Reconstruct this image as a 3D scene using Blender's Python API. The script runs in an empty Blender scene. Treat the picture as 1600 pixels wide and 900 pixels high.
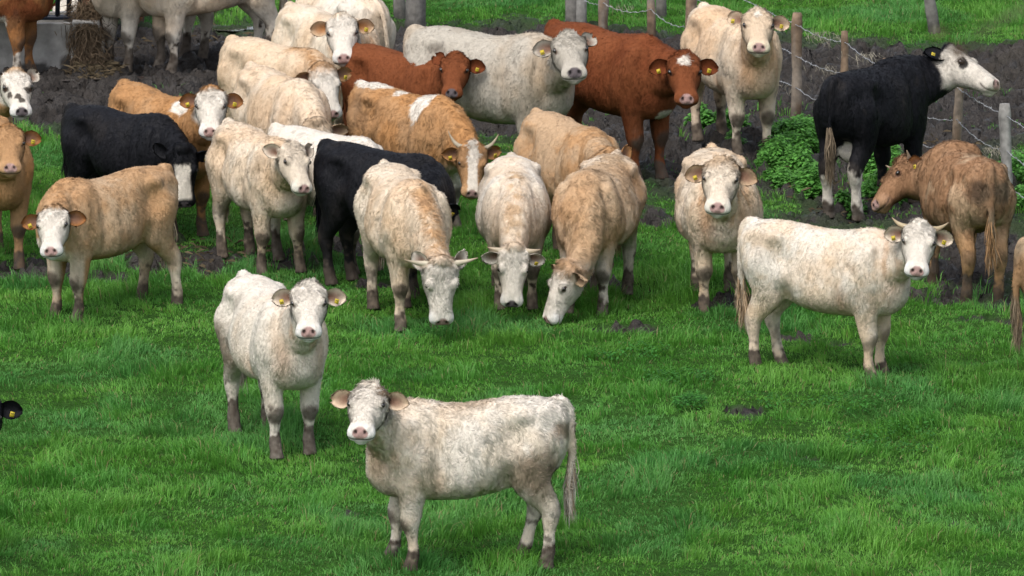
import bpy, math, random
import numpy as np
from math import radians, sin, cos, pi

# ------------------------------------------------------------------ camera, sky, sun, exposure
sc = bpy.context.scene
CAM_H, PITCH, FPX = 14.2, radians(11.0), 12600.0
CP, SP = cos(PITCH), sin(PITCH)
camd = bpy.data.cameras.new('camera'); cam = bpy.data.objects.new('camera', camd)
sc.collection.objects.link(cam); sc.camera = cam
cam.location = (0, 0, CAM_H); cam.rotation_euler = (pi/2 - PITCH, 0, 0)
camd.sensor_width = 36.0; camd.lens = FPX/1600.0*36.0
camd.clip_start = 0.5; camd.clip_end = 2000.0
camd.dof.use_dof = True; camd.dof.focus_distance = 70.0; camd.dof.aperture_fstop = 14.0

SUN_EL, SUN_AZ = radians(58), radians(212)      # azimuth clockwise from +Y (north)
w = bpy.data.worlds.new('World'); sc.world = w; w.use_nodes = True
nt = w.node_tree; nt.nodes.clear()
sky = nt.nodes.new('ShaderNodeTexSky'); sky.sky_type = 'NISHITA'; sky.sun_disc = False
sky.sun_elevation = SUN_EL; sky.sun_rotation = SUN_AZ; sky.air_density = 1.0; sky.dust_density = 3.0
bg = nt.nodes.new('ShaderNodeBackground'); bg.inputs['Strength'].default_value = 0.15
wo = nt.nodes.new('ShaderNodeOutputWorld')
hsv = nt.nodes.new('ShaderNodeHueSaturation'); hsv.inputs['Saturation'].default_value = 0.45   # thin overcast greys the blue
nt.links.new(sky.outputs[0], hsv.inputs['Color']); nt.links.new(hsv.outputs[0], bg.inputs[0]); nt.links.new(bg.outputs[0], wo.inputs[0])
sd = bpy.data.lights.new('sun', 'SUN'); sun = bpy.data.objects.new('sun', sd); sc.collection.objects.link(sun)
sd.energy = 1.35; sd.angle = radians(35); sd.color = (1.0, 0.96, 0.90)
sun.rotation_euler = (pi/2 - SUN_EL, 0, pi - SUN_AZ + 0.0)
sun.location = (0, 40, 30)
sc.view_settings.view_transform = 'Standard'; sc.view_settings.look = 'None'
sc.view_settings.exposure = 0.46; sc.view_settings.gamma = 1.0
sc.cycles.max_bounces = 4; sc.cycles.diffuse_bounces = 2; sc.cycles.glossy_bounces = 2
sc.cycles.transmission_bounces = 2; sc.cycles.transparent_max_bounces = 4

# ------------------------------------------------------------------ helpers
rng = np.random.default_rng(7)
def V(*a): return np.array(a, float)
def nrm(v): v = np.asarray(v, float); return v/(np.linalg.norm(v) + 1e-9)
def nrm2(v): return v/(np.linalg.norm(v, axis=1, keepdims=True) + 1e-9)
F3, U3, R3 = V(0, CP, -SP), V(0, SP, CP), V(1, 0, 0)
C3 = V(0, 0, CAM_H)
def project(p):
    d = np.asarray(p) - C3; z = d@F3
    return 800 + FPX*(d@R3)/z, 450 - FPX*(d@U3)/z
def ray(px, py): return nrm(F3 + R3*(px-800)/FPX - U3*(py-450)/FPX)
def ground(px, py, z=0.0):
    r = ray(px, py); return C3 + r*((z - CAM_H)/r[2])

def _h(ix, iy, iz, seed):
    n = (ix*374761393 + iy*668265263 + iz*1274126177 + seed*974634777) & 0xFFFFFFFF
    n = ((n ^ (n >> 13))*1274126177) & 0xFFFFFFFF
    return ((n ^ (n >> 16)) & 0xFFFF)/65535.0
def vnoise(P, f=1.0, seed=0):
    P = np.asarray(P, float)*f
    i = np.floor(P).astype(np.int64); t = P - i; t = t*t*(3 - 2*t)
    if P.shape[1] == 2:
        i = np.c_[i, np.zeros(len(i), np.int64)]
        r = 0
        for dx in (0, 1):
            for dy in (0, 1):
                wt = (t[:, 0] if dx else 1-t[:, 0])*(t[:, 1] if dy else 1-t[:, 1])
                r = r + wt*_h(i[:, 0]+dx, i[:, 1]+dy, i[:, 2], seed)
        return r
    r = 0
    for dx in (0, 1):
        for dy in (0, 1):
            for dz in (0, 1):
                wt = (t[:, 0] if dx else 1-t[:, 0])*(t[:, 1] if dy else 1-t[:, 1])*(t[:, 2] if dz else 1-t[:, 2])
                r = r + wt*_h(i[:, 0]+dx, i[:, 1]+dy, i[:, 2]+dz, seed)
    return r
def fbm(P, f=1.0, seed=0, o=3):
    r, a, s = 0, 1.0, 0
    for k in range(o):
        r = r + a*vnoise(P, f*(2.03**k), seed+k*17); s += a; a *= 0.5
    return r/s
def sstep(a, b, x): t = np.clip((x-a)/(b-a), 0, 1); return t*t*(3-2*t)

def mesh_from(name, verts, faces_flat, sizes, mat=None, cols=None, attrs=None, smooth=True, matidx=None):
    me = bpy.data.meshes.new(name)
    verts = np.asarray(verts, np.float32); sizes = np.asarray(sizes, np.int32)
    me.vertices.add(len(verts)); me.vertices.foreach_set('co', verts.ravel())
    faces_flat = np.asarray(faces_flat, np.int32).ravel()
    me.loops.add(len(faces_flat)); me.loops.foreach_set('vertex_index', faces_flat)
    me.polygons.add(len(sizes))
    st = np.zeros(len(sizes), np.int32); st[1:] = np.cumsum(sizes)[:-1]
    me.polygons.foreach_set('loop_start', st)
    me.update(calc_edges=True)
    if smooth: me.polygons.foreach_set('use_smooth', np.ones(len(sizes), bool))
    if cols is not None:
        a = me.attributes.new('Col', 'FLOAT_COLOR', 'POINT')
        c = np.ones((len(verts), 4), np.float32); c[:, :3] = cols; a.data.foreach_set('color', c.ravel())
    for k, v in (attrs or {}).items():
        a = me.attributes.new(k, 'FLOAT_VECTOR', 'POINT'); a.data.foreach_set('vector', np.asarray(v, np.float32).ravel())
    if mat: me.materials.append(mat)
    return me
def link(name, me, parent=None, **props):
    o = bpy.data.objects.new(name, me); sc.collection.objects.link(o)
    if parent is not None: o.parent = parent
    for k, v in props.items(): o[k] = v
    return o
def empty(name, loc, rz=0.0, **props):
    o = bpy.data.objects.new(name, None); sc.collection.objects.link(o); o.empty_display_size = .3
    o.location = loc; o.rotation_euler = (0, 0, rz)
    for k, v in props.items(): o[k] = v
    return o

class MB:
    def __init__(s): s.v = []; s.f = []; s.n = 0; s.c = []
    def add(s, v, f, col=None):
        v = np.asarray(v, float); s.v.append(v)
        for q in f: s.f.append([i + s.n for i in q])
        s.n += len(v)
        s.c.append(np.tile(col if col is not None else (1, 1, 1), (len(v), 1)))
    def loft(s, C, A, B, a, b, N=20, p=2.0, pear=None, col=None, cap=True):
        """rings: centres C, unit axes A (width) B (height), radii a, b"""
        th = np.linspace(0, 2*pi, N, endpoint=False)
        ct, st = np.cos(th), np.sin(th)
        vs = []
        for i in range(len(C)):
            pp = p[i] if hasattr(p, '__len__') else p
            x = np.sign(ct)*np.abs(ct)**(2/pp); y = np.sign(st)*np.abs(st)**(2/pp)
            if pear is not None: x = x*(1 - pear[i]*y)
            vs.append(C[i] + np.outer(x*a[i], A[i]) + np.outer(y*b[i], B[i]))
        v = np.vstack(vs); m = len(C); f = []
        for i in range(m-1):
            for j in range(N):
                k = (j+1) % N
                f.append([i*N+j, i*N+k, (i+1)*N+k, (i+1)*N+j])
        if cap:
            f.append([j for j in range(N)][::-1]); f.append([(m-1)*N+j for j in range(N)])
        s.add(v, f, col)
    def ell(s, c, ax, r, N=12, M=8, col=None):
        vs = [np.asarray(c) + ax[2]*r[2]]; f = []
        for i in range(1, M):
            ph = pi*i/M
            for j in range(N):
                t = 2*pi*j/N
                vs.append(np.asarray(c) + ax[0]*r[0]*sin(ph)*cos(t) + ax[1]*r[1]*sin(ph)*sin(t) + ax[2]*r[2]*cos(ph))
        vs.append(np.asarray(c) - ax[2]*r[2]); L = len(vs)-1
        for j in range(N):
            f.append([0, 1+j, 1+(j+1) % N]); f.append([L, L-N+(j+1) % N, L-N+j])
        for i in range(M-2):
            for j in range(N):
                a = 1+i*N+j; b = 1+i*N+(j+1) % N
                f.append([a, a+N, b+N, b])
        s.add(np.array(vs), f, col)
    def tube(s, P, r, N=8, p=2.0, col=None, ref=V(0, 1, 0)):
        P = np.asarray(P, float); T = np.gradient(P, axis=0); T = nrm2(T)
        A = [];  B = []
        for t in T:
            a = ref - t*(ref@t)
            if np.linalg.norm(a) < .05: a = V(0, 0, 1) - t*t[2]
            a = nrm(a); A.append(a); B.append(np.cross(t, a))
        r = np.asarray(r, float)
        ra, rb = (r[:, 0], r[:, 1]) if r.ndim == 2 else (r, r)
        s.loft(P, A, B, ra, rb, N, p, col=col)
    def box(s, c, h, R=None, col=None):
        R = np.eye(3) if R is None else R
        v = np.array([[x, y, z] for x in (-1, 1) for y in (-1, 1) for z in (-1, 1)], float)*np.asarray(h)
        v = v@R.T + np.asarray(c)
        s.add(v, [[0, 1, 3, 2], [4, 6, 7, 5], [0, 4, 5, 1], [2, 3, 7, 6], [0, 2, 6, 4], [1, 5, 7, 3]], col)
    def mesh(s, name, mat=None, smooth=True, cols=False, attrs=None):
        flat = [i for q in s.f for i in q]
        return mesh_from(name, np.vstack(s.v), flat, [len(q) for q in s.f], mat, np.vstack(s.c) if cols else None, attrs, smooth)

def cr(keys, n):
    """Catmull-Rom resample of rows"""
    K = np.asarray(keys, float); m = len(K); out = []
    for i in range(m-1):
        p0 = K[max(i-1, 0)]; p1 = K[i]; p2 = K[i+1]; p3 = K[min(i+2, m-1)]
        for j in range(n):
            t = j/n
            out.append(.5*((2*p1) + (-p0+p2)*t + (2*p0-5*p1+4*p2-p3)*t*t + (-p0+3*p1-3*p2+p3)*t**3))
    out.append(K[-1]); return np.array(out)

# ------------------------------------------------------------------ materials
def new_mat(name):
    m = bpy.data.materials.new(name); m.use_nodes = True
    n = m.node_tree; b = n.nodes['Principled BSDF']; return m, n, b
def N(n, t, **kw):
    x = n.nodes.new(t)
    for k, v in kw.items(): setattr(x, k, v)
    return x
def attr_mat(name, rough=.85, spec=.2, bump=0.0, bscale=60.0, var=.25, vscale=25.0, normal_attr=None, sheen=0.0, trans=0.0):
    m, n, b = new_mat(name); L = n.links.new
    a = N(n, 'ShaderNodeAttribute', attribute_name='Col')
    tc = N(n, 'ShaderNodeTexCoord')
    no = N(n, 'ShaderNodeTexNoise'); no.inputs['Scale'].default_value = vscale; no.inputs['Detail'].default_value = 4
    L(tc.outputs['Object'], no.inputs['Vector'])
    mr = N(n, 'ShaderNodeMapRange'); mr.inputs[1].default_value = .3; mr.inputs[2].default_value = .7
    mr.inputs[3].default_value = 1-var; mr.inputs[4].default_value = 1+var*.6
    L(no.outputs['Fac'], mr.inputs[0])
    mx = N(n, 'ShaderNodeVectorMath', operation='SCALE'); L(a.outputs['Color'], mx.inputs[0]); L(mr.outputs[0], mx.inputs['Scale'])
    L(mx.outputs[0], b.inputs['Base Color'])
    b.inputs['Roughness'].default_value = rough; b.inputs['Specular IOR Level'].default_value = spec
    if sheen: b.inputs['Sheen Weight'].default_value = sheen; b.inputs['Sheen Roughness'].default_value = .6
    if bump:
        n2 = N(n, 'ShaderNodeTexNoise'); n2.inputs['Scale'].default_value = bscale; n2.inputs['Detail'].default_value = 5
        mp = N(n, 'ShaderNodeMapping'); mp.inputs['Scale'].default_value = (1, 1, .35)
        L(tc.outputs['Object'], mp.inputs['Vector']); L(mp.outputs[0], n2.inputs['Vector'])
        bp = N(n, 'ShaderNodeBump'); bp.inputs['Strength'].default_value = 1.0; bp.inputs['Distance'].default_value = bump
        L(n2.outputs['Fac'], bp.inputs['Height']); L(bp.outputs[0], b.inputs['Normal'])
    if normal_attr:
        g = N(n, 'ShaderNodeAttribute', attribute_name=normal_attr)
        vt = N(n, 'ShaderNodeVectorTransform', vector_type='NORMAL', convert_from='OBJECT', convert_to='WORLD')
        L(g.outputs['Vector'], vt.inputs[0]); L(vt.outputs[0], b.inputs['Normal'])
    if trans:
        tr = N(n, 'ShaderNodeBsdfTranslucent'); ms = N(n, 'ShaderNodeMixShader'); ms.inputs[0].default_value = trans
        L(mx.outputs[0], tr.inputs['Color']); o = n.nodes['Material Output']
        L(b.outputs[0], ms.inputs[1]); L(tr.outputs[0], ms.inputs[2]); L(ms.outputs[0], o.inputs['Surface'])
    return m
def flat_mat(name, col, rough=.6, spec=.3, var=.2, vscale=20, bump=0, metal=0):
    m, n, b = new_mat(name); L = n.links.new
    tc = N(n, 'ShaderNodeTexCoord'); no = N(n, 'ShaderNodeTexNoise'); no.inputs['Scale'].default_value = vscale
    no.inputs['Detail'].default_value = 5
    L(tc.outputs['Object'], no.inputs['Vector'])
    rp = N(n, 'ShaderNodeValToRGB'); c = np.array(col)
    rp.color_ramp.elements[0].position = .35; rp.color_ramp.elements[0].color = (*(c*(1-var)), 1)
    rp.color_ramp.elements[1].position = .65; rp.color_ramp.elements[1].color = (*np.minimum(c*(1+var), 1), 1)
    L(no.outputs['Fac'], rp.inputs[0]); L(rp.outputs[0], b.inputs['Base Color'])
    b.inputs['Roughness'].default_value = rough; b.inputs['Specular IOR Level'].default_value = spec; b.inputs['Metallic'].default_value = metal
    if bump:
        bp = N(n, 'ShaderNodeBump'); bp.inputs['Distance'].default_value = bump; L(no.outputs['Fac'], bp.inputs['Height']); L(bp.outputs[0], b.inputs['Normal'])
    return m
M_HIDE = attr_mat('cow_hide', rough=.9, spec=.12, bump=.012, bscale=38, var=.10, vscale=30)
M_COAT = attr_mat('cow_coat', rough=.85, spec=.12, var=.07, vscale=45, normal_attr='nrm')
M_COAT_DARK = attr_mat('black_coat', rough=.55, spec=.14, var=.25, vscale=12, normal_attr='nrm')
M_HIDE_DARK = attr_mat('black_hide', rough=.6, spec=.14, bump=.012, bscale=38, var=.2, vscale=20)
M_EYE = flat_mat('eye', (.012, .008, .006), .08, .8, .1)
M_HORN = attr_mat('horn', rough=.45, spec=.4, var=.15, vscale=15)
M_TAG = flat_mat('ear_tag_yellow', (.56, .43, .03), .5, .4, .08)
M_INK = flat_mat('tag_ink', (.03, .03, .02), .6, .2, .1)
M_GRASS = attr_mat('grass_blades', rough=.5, spec=.3, var=.12, vscale=3, trans=.35)
M_WOOD = attr_mat('weathered_wood', rough=.9, spec=.15, bump=.01, bscale=22, var=.4, vscale=14)
M_HAY = attr_mat('hay', rough=.85, spec=.15, var=.2, vscale=20)
M_WIRE = flat_mat('galvanised_wire', (.42, .43, .45), .5, .5, .3, 40, metal=.4)

# ------------------------------------------------------------------ the herd
PAL = dict(white=(.77, .70, .605), cream=(.72, .56, .40), pale=(.77, .655, .52), tan=(.46, .265, .13), sand=(.55, .39, .25),
           orange=(.46, .235, .095), red=(.205, .065, .025), dkred=(.17, .048, .018), grey=(.49, .445, .375), brown=(.33, .185, .10),
           black=(.009, .0092, .012), mud=(.055, .043, .034), dirt=(.27, .205, .14), pink=(.41, .265, .24), dknose=(.12, .10, .105),
           rust=(.34, .15, .055), stain=(.22, .15, .095), inner=(.20, .11, .075))
PAL = {k: np.array(v) for k, v in PAL.items()}
HAIR_SCALE = 1.0
LX = .945

TORSO = [  # x, top, bottom, half width, pear
    (-.86, 1.20, 1.02, .06, 0), (-.83, 1.27, .90, .14, 0), (-.74, 1.325, .76, .22, .0), (-.60, 1.35, .70, .26, .02), (-.42, 1.35, .645, .275, .08),
    (-.22, 1.335, .585, .30, .16), (0., 1.325, .55, .325, .2), (.20, 1.33, .535, .315, .2), (.38, 1.35, .53, .28, .2),
    (.52, 1.35, .54, .245, .2), (.66, 1.27, .56, .205, .12), (.76, 1.17, .62, .15, .0), (.82, 1.05, .72, .09, 0)]

def LEGF(K):
    f = np.interp(K[:, 2], [0, .06, .13, .20, .30, .38, .48, .6, .8, 1.0], [1.22, 1.20, 1.38, 1.22, 1.25, 1.48, 1.42, 1.28, 1.13, 1.0]); K = K.copy(); K[:, 3] *= f; K[:, 4] *= f; return K

def build_cow(c):
    s = c.get('s', 1.0); yaw = radians(c['yaw']); th = yaw - pi/2
    fat = c.get('fat', .95 + .11*((c['seed']*7919) % 101)/101.0)
    g = ground(*c['ff'])
    hx = V(cos(th), sin(th), 0); hy = V(-sin(th), cos(th), 0); hz = V(0, 0, 1)
    org = g - hx*.49*s - V(0, 0, c.get('sink', .015))
    R = np.column_stack([hx, hy, hz])
    toL = lambda p: (R.T@(np.asarray(p) - org))/s
    toW = lambda p: org + R@(np.asarray(p)*s)
    # --- head pose
    nl = c.get('nl', .62)
    S0 = V(.47, 0, 1.12)
    def on_ray(px, cen, rad, far=False):
        r = ray(*px); cw = toW(cen); d = cw - C3; tc_ = d@r; m2 = d@d - tc_*tc_; rr = (rad*s)**2
        if m2 >= rr: return toL(C3 + r*tc_), math.sqrt(m2)/s
        h = math.sqrt(rr - m2); return toL(C3 + r*(tc_ + (h if far else -h))), rad
    poll, dd = on_ray(c['poll'], S0, nl, c.get('pfar', False))
    HL = c.get('hl', .49)
    nose, d2 = on_ray(c['nose'], poll, HL, c.get('nfar', False))
    u = nrm(nose - poll)
    fa = radians(c.get('faz', 0)); fd = V(sin(fa), -cos(fa), 0)
    v0 = R.T@(fd + V(0, 0, c.get('fup', .5)))
    v = nrm(v0 - u*(v0@u)); wv = np.cross(u, v)
    hs = c.get('hs', .98 + .06*((c['seed']*104729) % 97)/97.0)
    H = lambda a, b, e: poll + u*a*hs + wv*b*hs + v*e*hs          # head local (u, w, v)
    # --- solids to be fused
    mb = MB()
    T = cr(TORSO, 4); T[:, 2] += .035*sstep(.80, .62, T[:, 2]); q7 = ((c['seed']*31) % 89)/89.0; T[:, 1] -= (.018*q7)*np.exp(-((T[:, 0]-.08)/.28)**2); T[:, 2] -= .05*(q7-.4)*np.exp(-((T[:, 0]+.05)/.35)**2)
    C = [V(t[0], 0, (t[1]+t[2])/2) for t in T]
    mb.loft(C, [V(0, 1, 0)]*len(T), [V(0, 0, 1)]*len(T), T[:, 3]*fat, (T[:, 1]-T[:, 2])/2, 28, 2.35, T[:, 4])
    I3 = np.eye(3)
    for sy in (-1, 1):
        mb.ell((-.46, sy*.195*fat, 1.222), I3, (.12, .068, .077)); mb.ell((-.79, sy*.11, 1.17), I3, (.06, .05, .06))
        mb.ell((.50, sy*.185*fat, .98), I3, (.17, .10, .28)); mb.ell((-.58, sy*.16*fat, .98), I3, (.23, .14, .27))
        mb.ell((.10, sy*.20*fat, .86), I3, (.38, .13, .25))
        mb.ell((.43, sy*.20*fat, .74), I3, (.10, .06, .12))
    mb.ell((.65, 0, .75), I3, (.13, .11, .15)); mb.ell((.45, 0, 1.26), I3, (.24, .07, .10)); mb.ell((-.76, 0, 1.29), I3, (.11, .05, .065))
    if c.get('udder'): mb.ell((-.40, 0, .60), I3, (.17, .13, .12))
    # legs
    lf = c.get('legs', {})
    def legp(k): return lf.get(k, (0, 0, 0))
    hoof_local = []
    for sy, nm in ((1, 'l'), (-1, 'r')):
        dx, dy, lift = legp('f'+nm)
        K = [(.50, .175, .96, .12, .085), (.475, .175, .78, .125, .09), (.475, .17, .62, .092, .072), (.485, .165, .50, .070, .057), (.50, .16, .405, .060, .055), (.498, .16, .36, .052, .048),
             (.49, .16, .25, .036, .036), (.49, .16, .15, .040, .040), (.505, .16, .10, .042, .042), (.52, .16, .055, .052, .046), (.53, .16, .0, .066, .055)]
        K = LEGF(cr(K, 3)); tt = np.clip((.75 - K[:, 2])/.72, 0, 1)
        P = np.c_[K[:, 0] + dx*tt, sy*(K[:, 1]*(.9+.1*fat) + dy*tt), K[:, 2] + lift*tt]
        P[:, 0] += -abs(lift)*1.1*np.sin(pi*np.clip(tt*1.1, 0, 1))*-1 if lift else 0
        mb.tube(P, K[:, [4, 3]], 12, 2.2)
        hoof_local.append(P[-1])
        dx, dy, lift = legp('h'+nm)
        K = [(-.55, .15, 1.06, .21, .12), (-.54, .16, .90, .205, .118), (-.52, .17, .76, .165, .095), (-.56, .165, .65, .112, .072), (-.625, .155, .55, .078, .055), (-.665, .15, .475, .062, .050),
             (-.665, .15, .42, .054, .046), (-.645, .15, .30, .040, .038), (-.63, .15, .16, .043, .042), (-.615, .15, .10, .044, .043), (-.60, .15, .055, .052, .046), (-.59, .15, .0, .066, .055)]
        K = LEGF(cr(K, 3)); tt = np.clip((.80 - K[:, 2])/.77, 0, 1)
        P = np.c_[K[:, 0] + dx*tt, sy*(K[:, 1]*(.9+.1*fat) + dy*tt), K[:, 2]]
        mb.tube(P, K[:, [4, 3]], 14, 2.2)
        hoof_local.append(P[-1])
    # tail
    tw = c.get('tail', 0.0); tb = c.get('tailback', 0.0)
    TP = cr([(-.72, 0, 1.31), (-.82, 0, 1.315), (-.875-tb*.5, tw*.1, 1.235), (-.885-tb, tw*.2, 1.08), (-.89-tb, tw*.35, .88), (-.87-tb*.9, tw*.6, .68), (-.86-tb*.8, tw, .52)], 4)
    mb.tube(TP, np.interp(np.linspace(0, 1, len(TP)), [0, .3, 1], [.052, .042, .028]), 8)
    for q_ in mb.v: q_[:, 0] *= LX
    TP[:, 0] *= LX; hoof_local = [h_*V(LX, 1, 1) for h_ in hoof_local]
    # neck
    thick = c.get('neck', 1.12)
    A0 = V(.35, 0, 1.0); E = H(.075, 0, -.10)
    L_ = np.linalg.norm(E - A0)
    t0 = nrm(V(1, 0, c.get('nup', .25)))*L_*.45; e1 = nrm(v*.75 + u*.25 + nrm(E-A0)*.6)*L_*.30
    ts = np.linspace(0, 1, 15)[:, None]
    B3 = (1-ts)**3*A0 + 3*(1-ts)**2*ts*(A0+t0) + 3*(1-ts)*ts**2*(E-e1) + ts**3*E
    Tn = nrm2(np.gradient(B3, axis=0)); Aw, Bh = [], []
    for k, t in enumerate(Tn):
        q = k/14; hh = nrm(V(-.15, 0, 1)*(1-q) + (-u)*q*1.0); hh = hh - t*(hh@t)
        if np.linalg.norm(hh) < .15: hh = v - t*(v@t)
        hh = nrm(hh); Bh.append(hh); Aw.append(nrm(np.cross(hh, t)))
    q = np.linspace(0, 1, 15)
    na = np.interp(q, [0, .35, .7, 1], [.20, .155, .118, .10])*thick; nb = np.interp(q, [0, .35, .7, 1], [.31, .235, .175, .135])*(.5+.5*thick)
    mb.loft(B3, Aw, Bh, na, nb, 22, 2.2)
    NECK = B3; NH = np.array(Bh)
    # head
    HK = [(-.075, .05, -.02, -.10), (-.05, .09, .025, -.13), (0, .122, .05, -.165), (.06, .134, .058, -.195), (.12, .137, .056, -.208), (.18, .135, .05, -.205), (.25, .122, .044, -.190),
          (.32, .106, .038, -.165), (.38, .097, .032, -.148), (.43, .098, .024, -.138), (.47, .100, .012, -.128), (.505, .088, -.010, -.110), (.527, .052, -.03, -.085)]
    HK = cr(HK, 3); HK[:, 1] *= np.interp(HK[:, 0], [-.08, .05, .2, .28, .38, .45, .53], [1.14, 1.12, 1.06, .99, 1.0, 1.10, 1.12])
    C = [H(k[0], 0, (k[2]+k[3])/2) for k in HK]
    mb.loft(C, [wv]*len(HK), [v]*len(HK), HK[:, 1]*hs, (HK[:, 2]-HK[:, 3])/2*hs, 24, 2.5, -np.interp(HK[:, 0], [-.08, .1, .3, .55], [-.05, -.05, .05, .0])*-1)
    ax = (u, wv, v)
    for sy in (-1, 1):
        mb.ell(H(.172, sy*.106, .014), ax, (.055*hs, .040*hs, .040*hs)); mb.ell(H(.12, sy*.075, -.12), ax, (.105*hs, .052*hs, .075*hs))
        mb.ell(H(.47, sy*.045, -.02), ax, (.045*hs, .035*hs, .035*hs))
        mb.ell(H(.02, sy*.10, -.02), ax, (.04*hs, .05*hs, .05*hs))
    mb.ell(H(.465, 0, -.118), ax, (.055*hs, .060*hs, .034*hs))
    mb.ell(H(-.02, 0, .02), ax, (.06*hs, .085*hs, .055*hs))
    vox = c.get('vox', .0125)
    me = mb.mesh('tmp'); o = bpy.data.objects.new('tmp', me); sc.collection.objects.link(o)
    md = o.modifiers.new('r', 'REMESH'); md.mode = 'VOXEL'; md.voxel_size = vox; md.adaptivity = 0
    dg = bpy.context.evaluated_depsgraph_get(); ev = o.evaluated_get(dg); m2 = ev.to_mesh()
    nv = len(m2.vertices); co = np.empty(nv*3, np.float32); m2.vertices.foreach_get('co', co); co = co.reshape(-1, 3).astype(float)
    npz = len(m2.polygons); nl_ = len(m2.loops); lv = np.empty(nl_, np.int32); m2.loops.foreach_get('vertex_index', lv)
    lt = np.empty(npz, np.int32); m2.polygons.foreach_get('loop_total', lt)
    ne = len(m2.edges); ed = np.empty(ne*2, np.int32); m2.edges.foreach_get('vertices', ed); ed = ed.reshape(-1, 2)
    ev.to_mesh_clear(); bpy.data.objects.remove(o); bpy.data.meshes.remove(me)
    deg = np.bincount(ed.ravel(), minlength=nv).astype(float)[:, None]
    # region coordinates
    def headc(P): d = P - poll; return np.c_[d@u, d@wv, d@v]/hs
    hc = headc(co)
    hd = np.maximum.reduce([-.06 - hc[:, 0], hc[:, 0] - .6, np.abs(hc[:, 1]) - .17, hc[:, 2] - .12, -.235 - hc[:, 2]])
    inhead = sstep(.03, -.02, hd)
    zz = co[:, 2]
    wsm = np.where(zz < .62, .35, 1.0); wsm = wsm*(1-inhead*.97)
    def smooth(co, it, wt):
        for _ in range(it):
            acc = np.stack([np.bincount(ed[:, 0], co[ed[:, 1], k], nv) + np.bincount(ed[:, 1], co[ed[:, 0], k], nv) for k in range(3)], 1)
            co = co + (acc/deg - co)*wt[:, None]*.7
        return co
    sc_it = .0125/vox
    co = smooth(co, int(16*sc_it*sc_it), wsm); co = smooth(co, 2, np.ones(nv)*.8)
    hd2 = np.maximum.reduce([-.06 - hc[:, 0], hc[:, 0] - .6, np.abs(hc[:, 1]) - .17, hc[:, 2] - .12, -.235 - hc[:, 2]])
    wcr = np.exp(-((hd2)/.06)**2)*sstep(.30, .20, hc[:, 0])*sstep(-.03, -.08, hc[:, 2]); co = smooth(co, int(14*sc_it*sc_it), wcr)
    hc = headc(co)
    # nostrils, mouth, eye sockets pressed in
    for sy in (-1, 1):
        d = np.linalg.norm((hc - V(.512, sy*.034, -.022))/V(.022, .017, .022), axis=1)
        co = co - u*(np.exp(-d*d)*.020*hs)[:, None]
        d = np.linalg.norm((hc - V(.186, sy*.135, .01))/V(.03, .03, .026), axis=1)
        co = co - (wv*sy)[None]*(np.exp(-d*d)*.012*hs)[:, None]
        # hollow between brow and muzzle
        d = np.linalg.norm((hc - V(.27, sy*.095, .02))/V(.09, .04, .06), axis=1)
        co = co - (wv*sy)[None]*(np.exp(-d*d)*.010)[:, None]
    mouth = np.exp(-((hc[:, 2] + .078 - .02*sstep(.5, .40, hc[:, 0]))/.008)**2)*sstep(.40, .44, hc[:, 0])*inhead
    co = co - u*(mouth*.010)[:, None]
    # normals
    fs = lv.reshape(-1, 4) if (lt == 4).all() else None
    # muscle and fold relief
    fn = np.cross(co[fs[:, 2]]-co[fs[:, 0]], co[fs[:, 3]]-co[fs[:, 1]])
    vn = np.zeros((nv, 3))
    for k in range(4):
        for a_ in range(3): vn[:, a_] += np.bincount(fs[:, k], fn[:, a_], nv)
    vn = nrm2(vn)
    seed = c['seed']
    body = (1-inhead)*sstep(.5, .7, zz)
    n_r = fbm(co, 3, seed+78, 2)
    rel0 = (fbm(co, 22, seed+77, 3)-.5)*.012*inhead*sstep(.15, .06, hc[:, 0])*sstep(-.12, -.02, hc[:, 2])
    rel = rel0 + (fbm(co*V(1, 1, .5), 3, seed, 2)-.5)*.030*body + (fbm(co, 16, seed+5, 2)-.5)*.004*body*c.get('rough', 1.0)
    ndist = np.min(np.linalg.norm(co[:, None, :] - NECK[None, 2:12:2, :], axis=2), axis=1)
    nmask = sstep(.36, .2, ndist)*(1-inhead)*sstep(.35, .6, co[:, 0])
    rel += (np.abs(fbm(co*V(1.2, 1.2, .45), 13, seed+71, 2)-.5)*2)*.004*body*c.get('curl', 1.0)
    rel += np.sin(co[:, 0]*70 + 16*fbm(co, 4, seed+9, 2))*.0028*nmask
    for (gx, gz, rx, rz, dp) in ((-.36, 1.08, .12, .13, -.032), (.24, .92, .05, .30, -.020), (-.30, .74, .06, .14, -.022), (.58, 1.12, .05, .14, -.014), (-.62, 1.15, .10, .08, -.016), (.44, .95, .12, .22, .014), (-.50, 1.0, .13, .2, .016), (-.70, .92, .06, .18, -.012), (.36, 1.28, .05, .08, .012)):
        rel += 2.0*dp*np.exp(-((co[:, 0]-gx)/rx)**2 - ((co[:, 2]-gz)/rz)**2)*sstep(.10, .18, np.abs(co[:, 1]))*body
    rel += np.sin(co[:, 0]*52 + 5*n_r)*.0022*body*sstep(-.3, -.1, co[:, 0])*sstep(.35, .2, co[:, 0])*sstep(1.25, 1.1, co[:, 2])
    co = co + vn*rel[:, None]
    fn = np.cross(co[fs[:, 2]]-co[fs[:, 0]], co[fs[:, 3]]-co[fs[:, 1]])
    vn = np.zeros((nv, 3))
    for k in range(4):
        for a_ in range(3): vn[:, a_] += np.bincount(fs[:, k], fn[:, a_], nv)
    vn = nrm2(vn)
    # --- colours
    P = PAL; base = P[c.get('base', 'white')].copy(); alt = P[c.get('alt', c.get('base', 'white'))]
    n1 = fbm(co, 3.2, seed+1, 4); n2 = fbm(co, 9, seed+2, 3); n3 = fbm(co, 28, seed+3, 2)
    thr = c.get('altf', .5)
    col = base[None]*np.ones((nv, 1))
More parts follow.
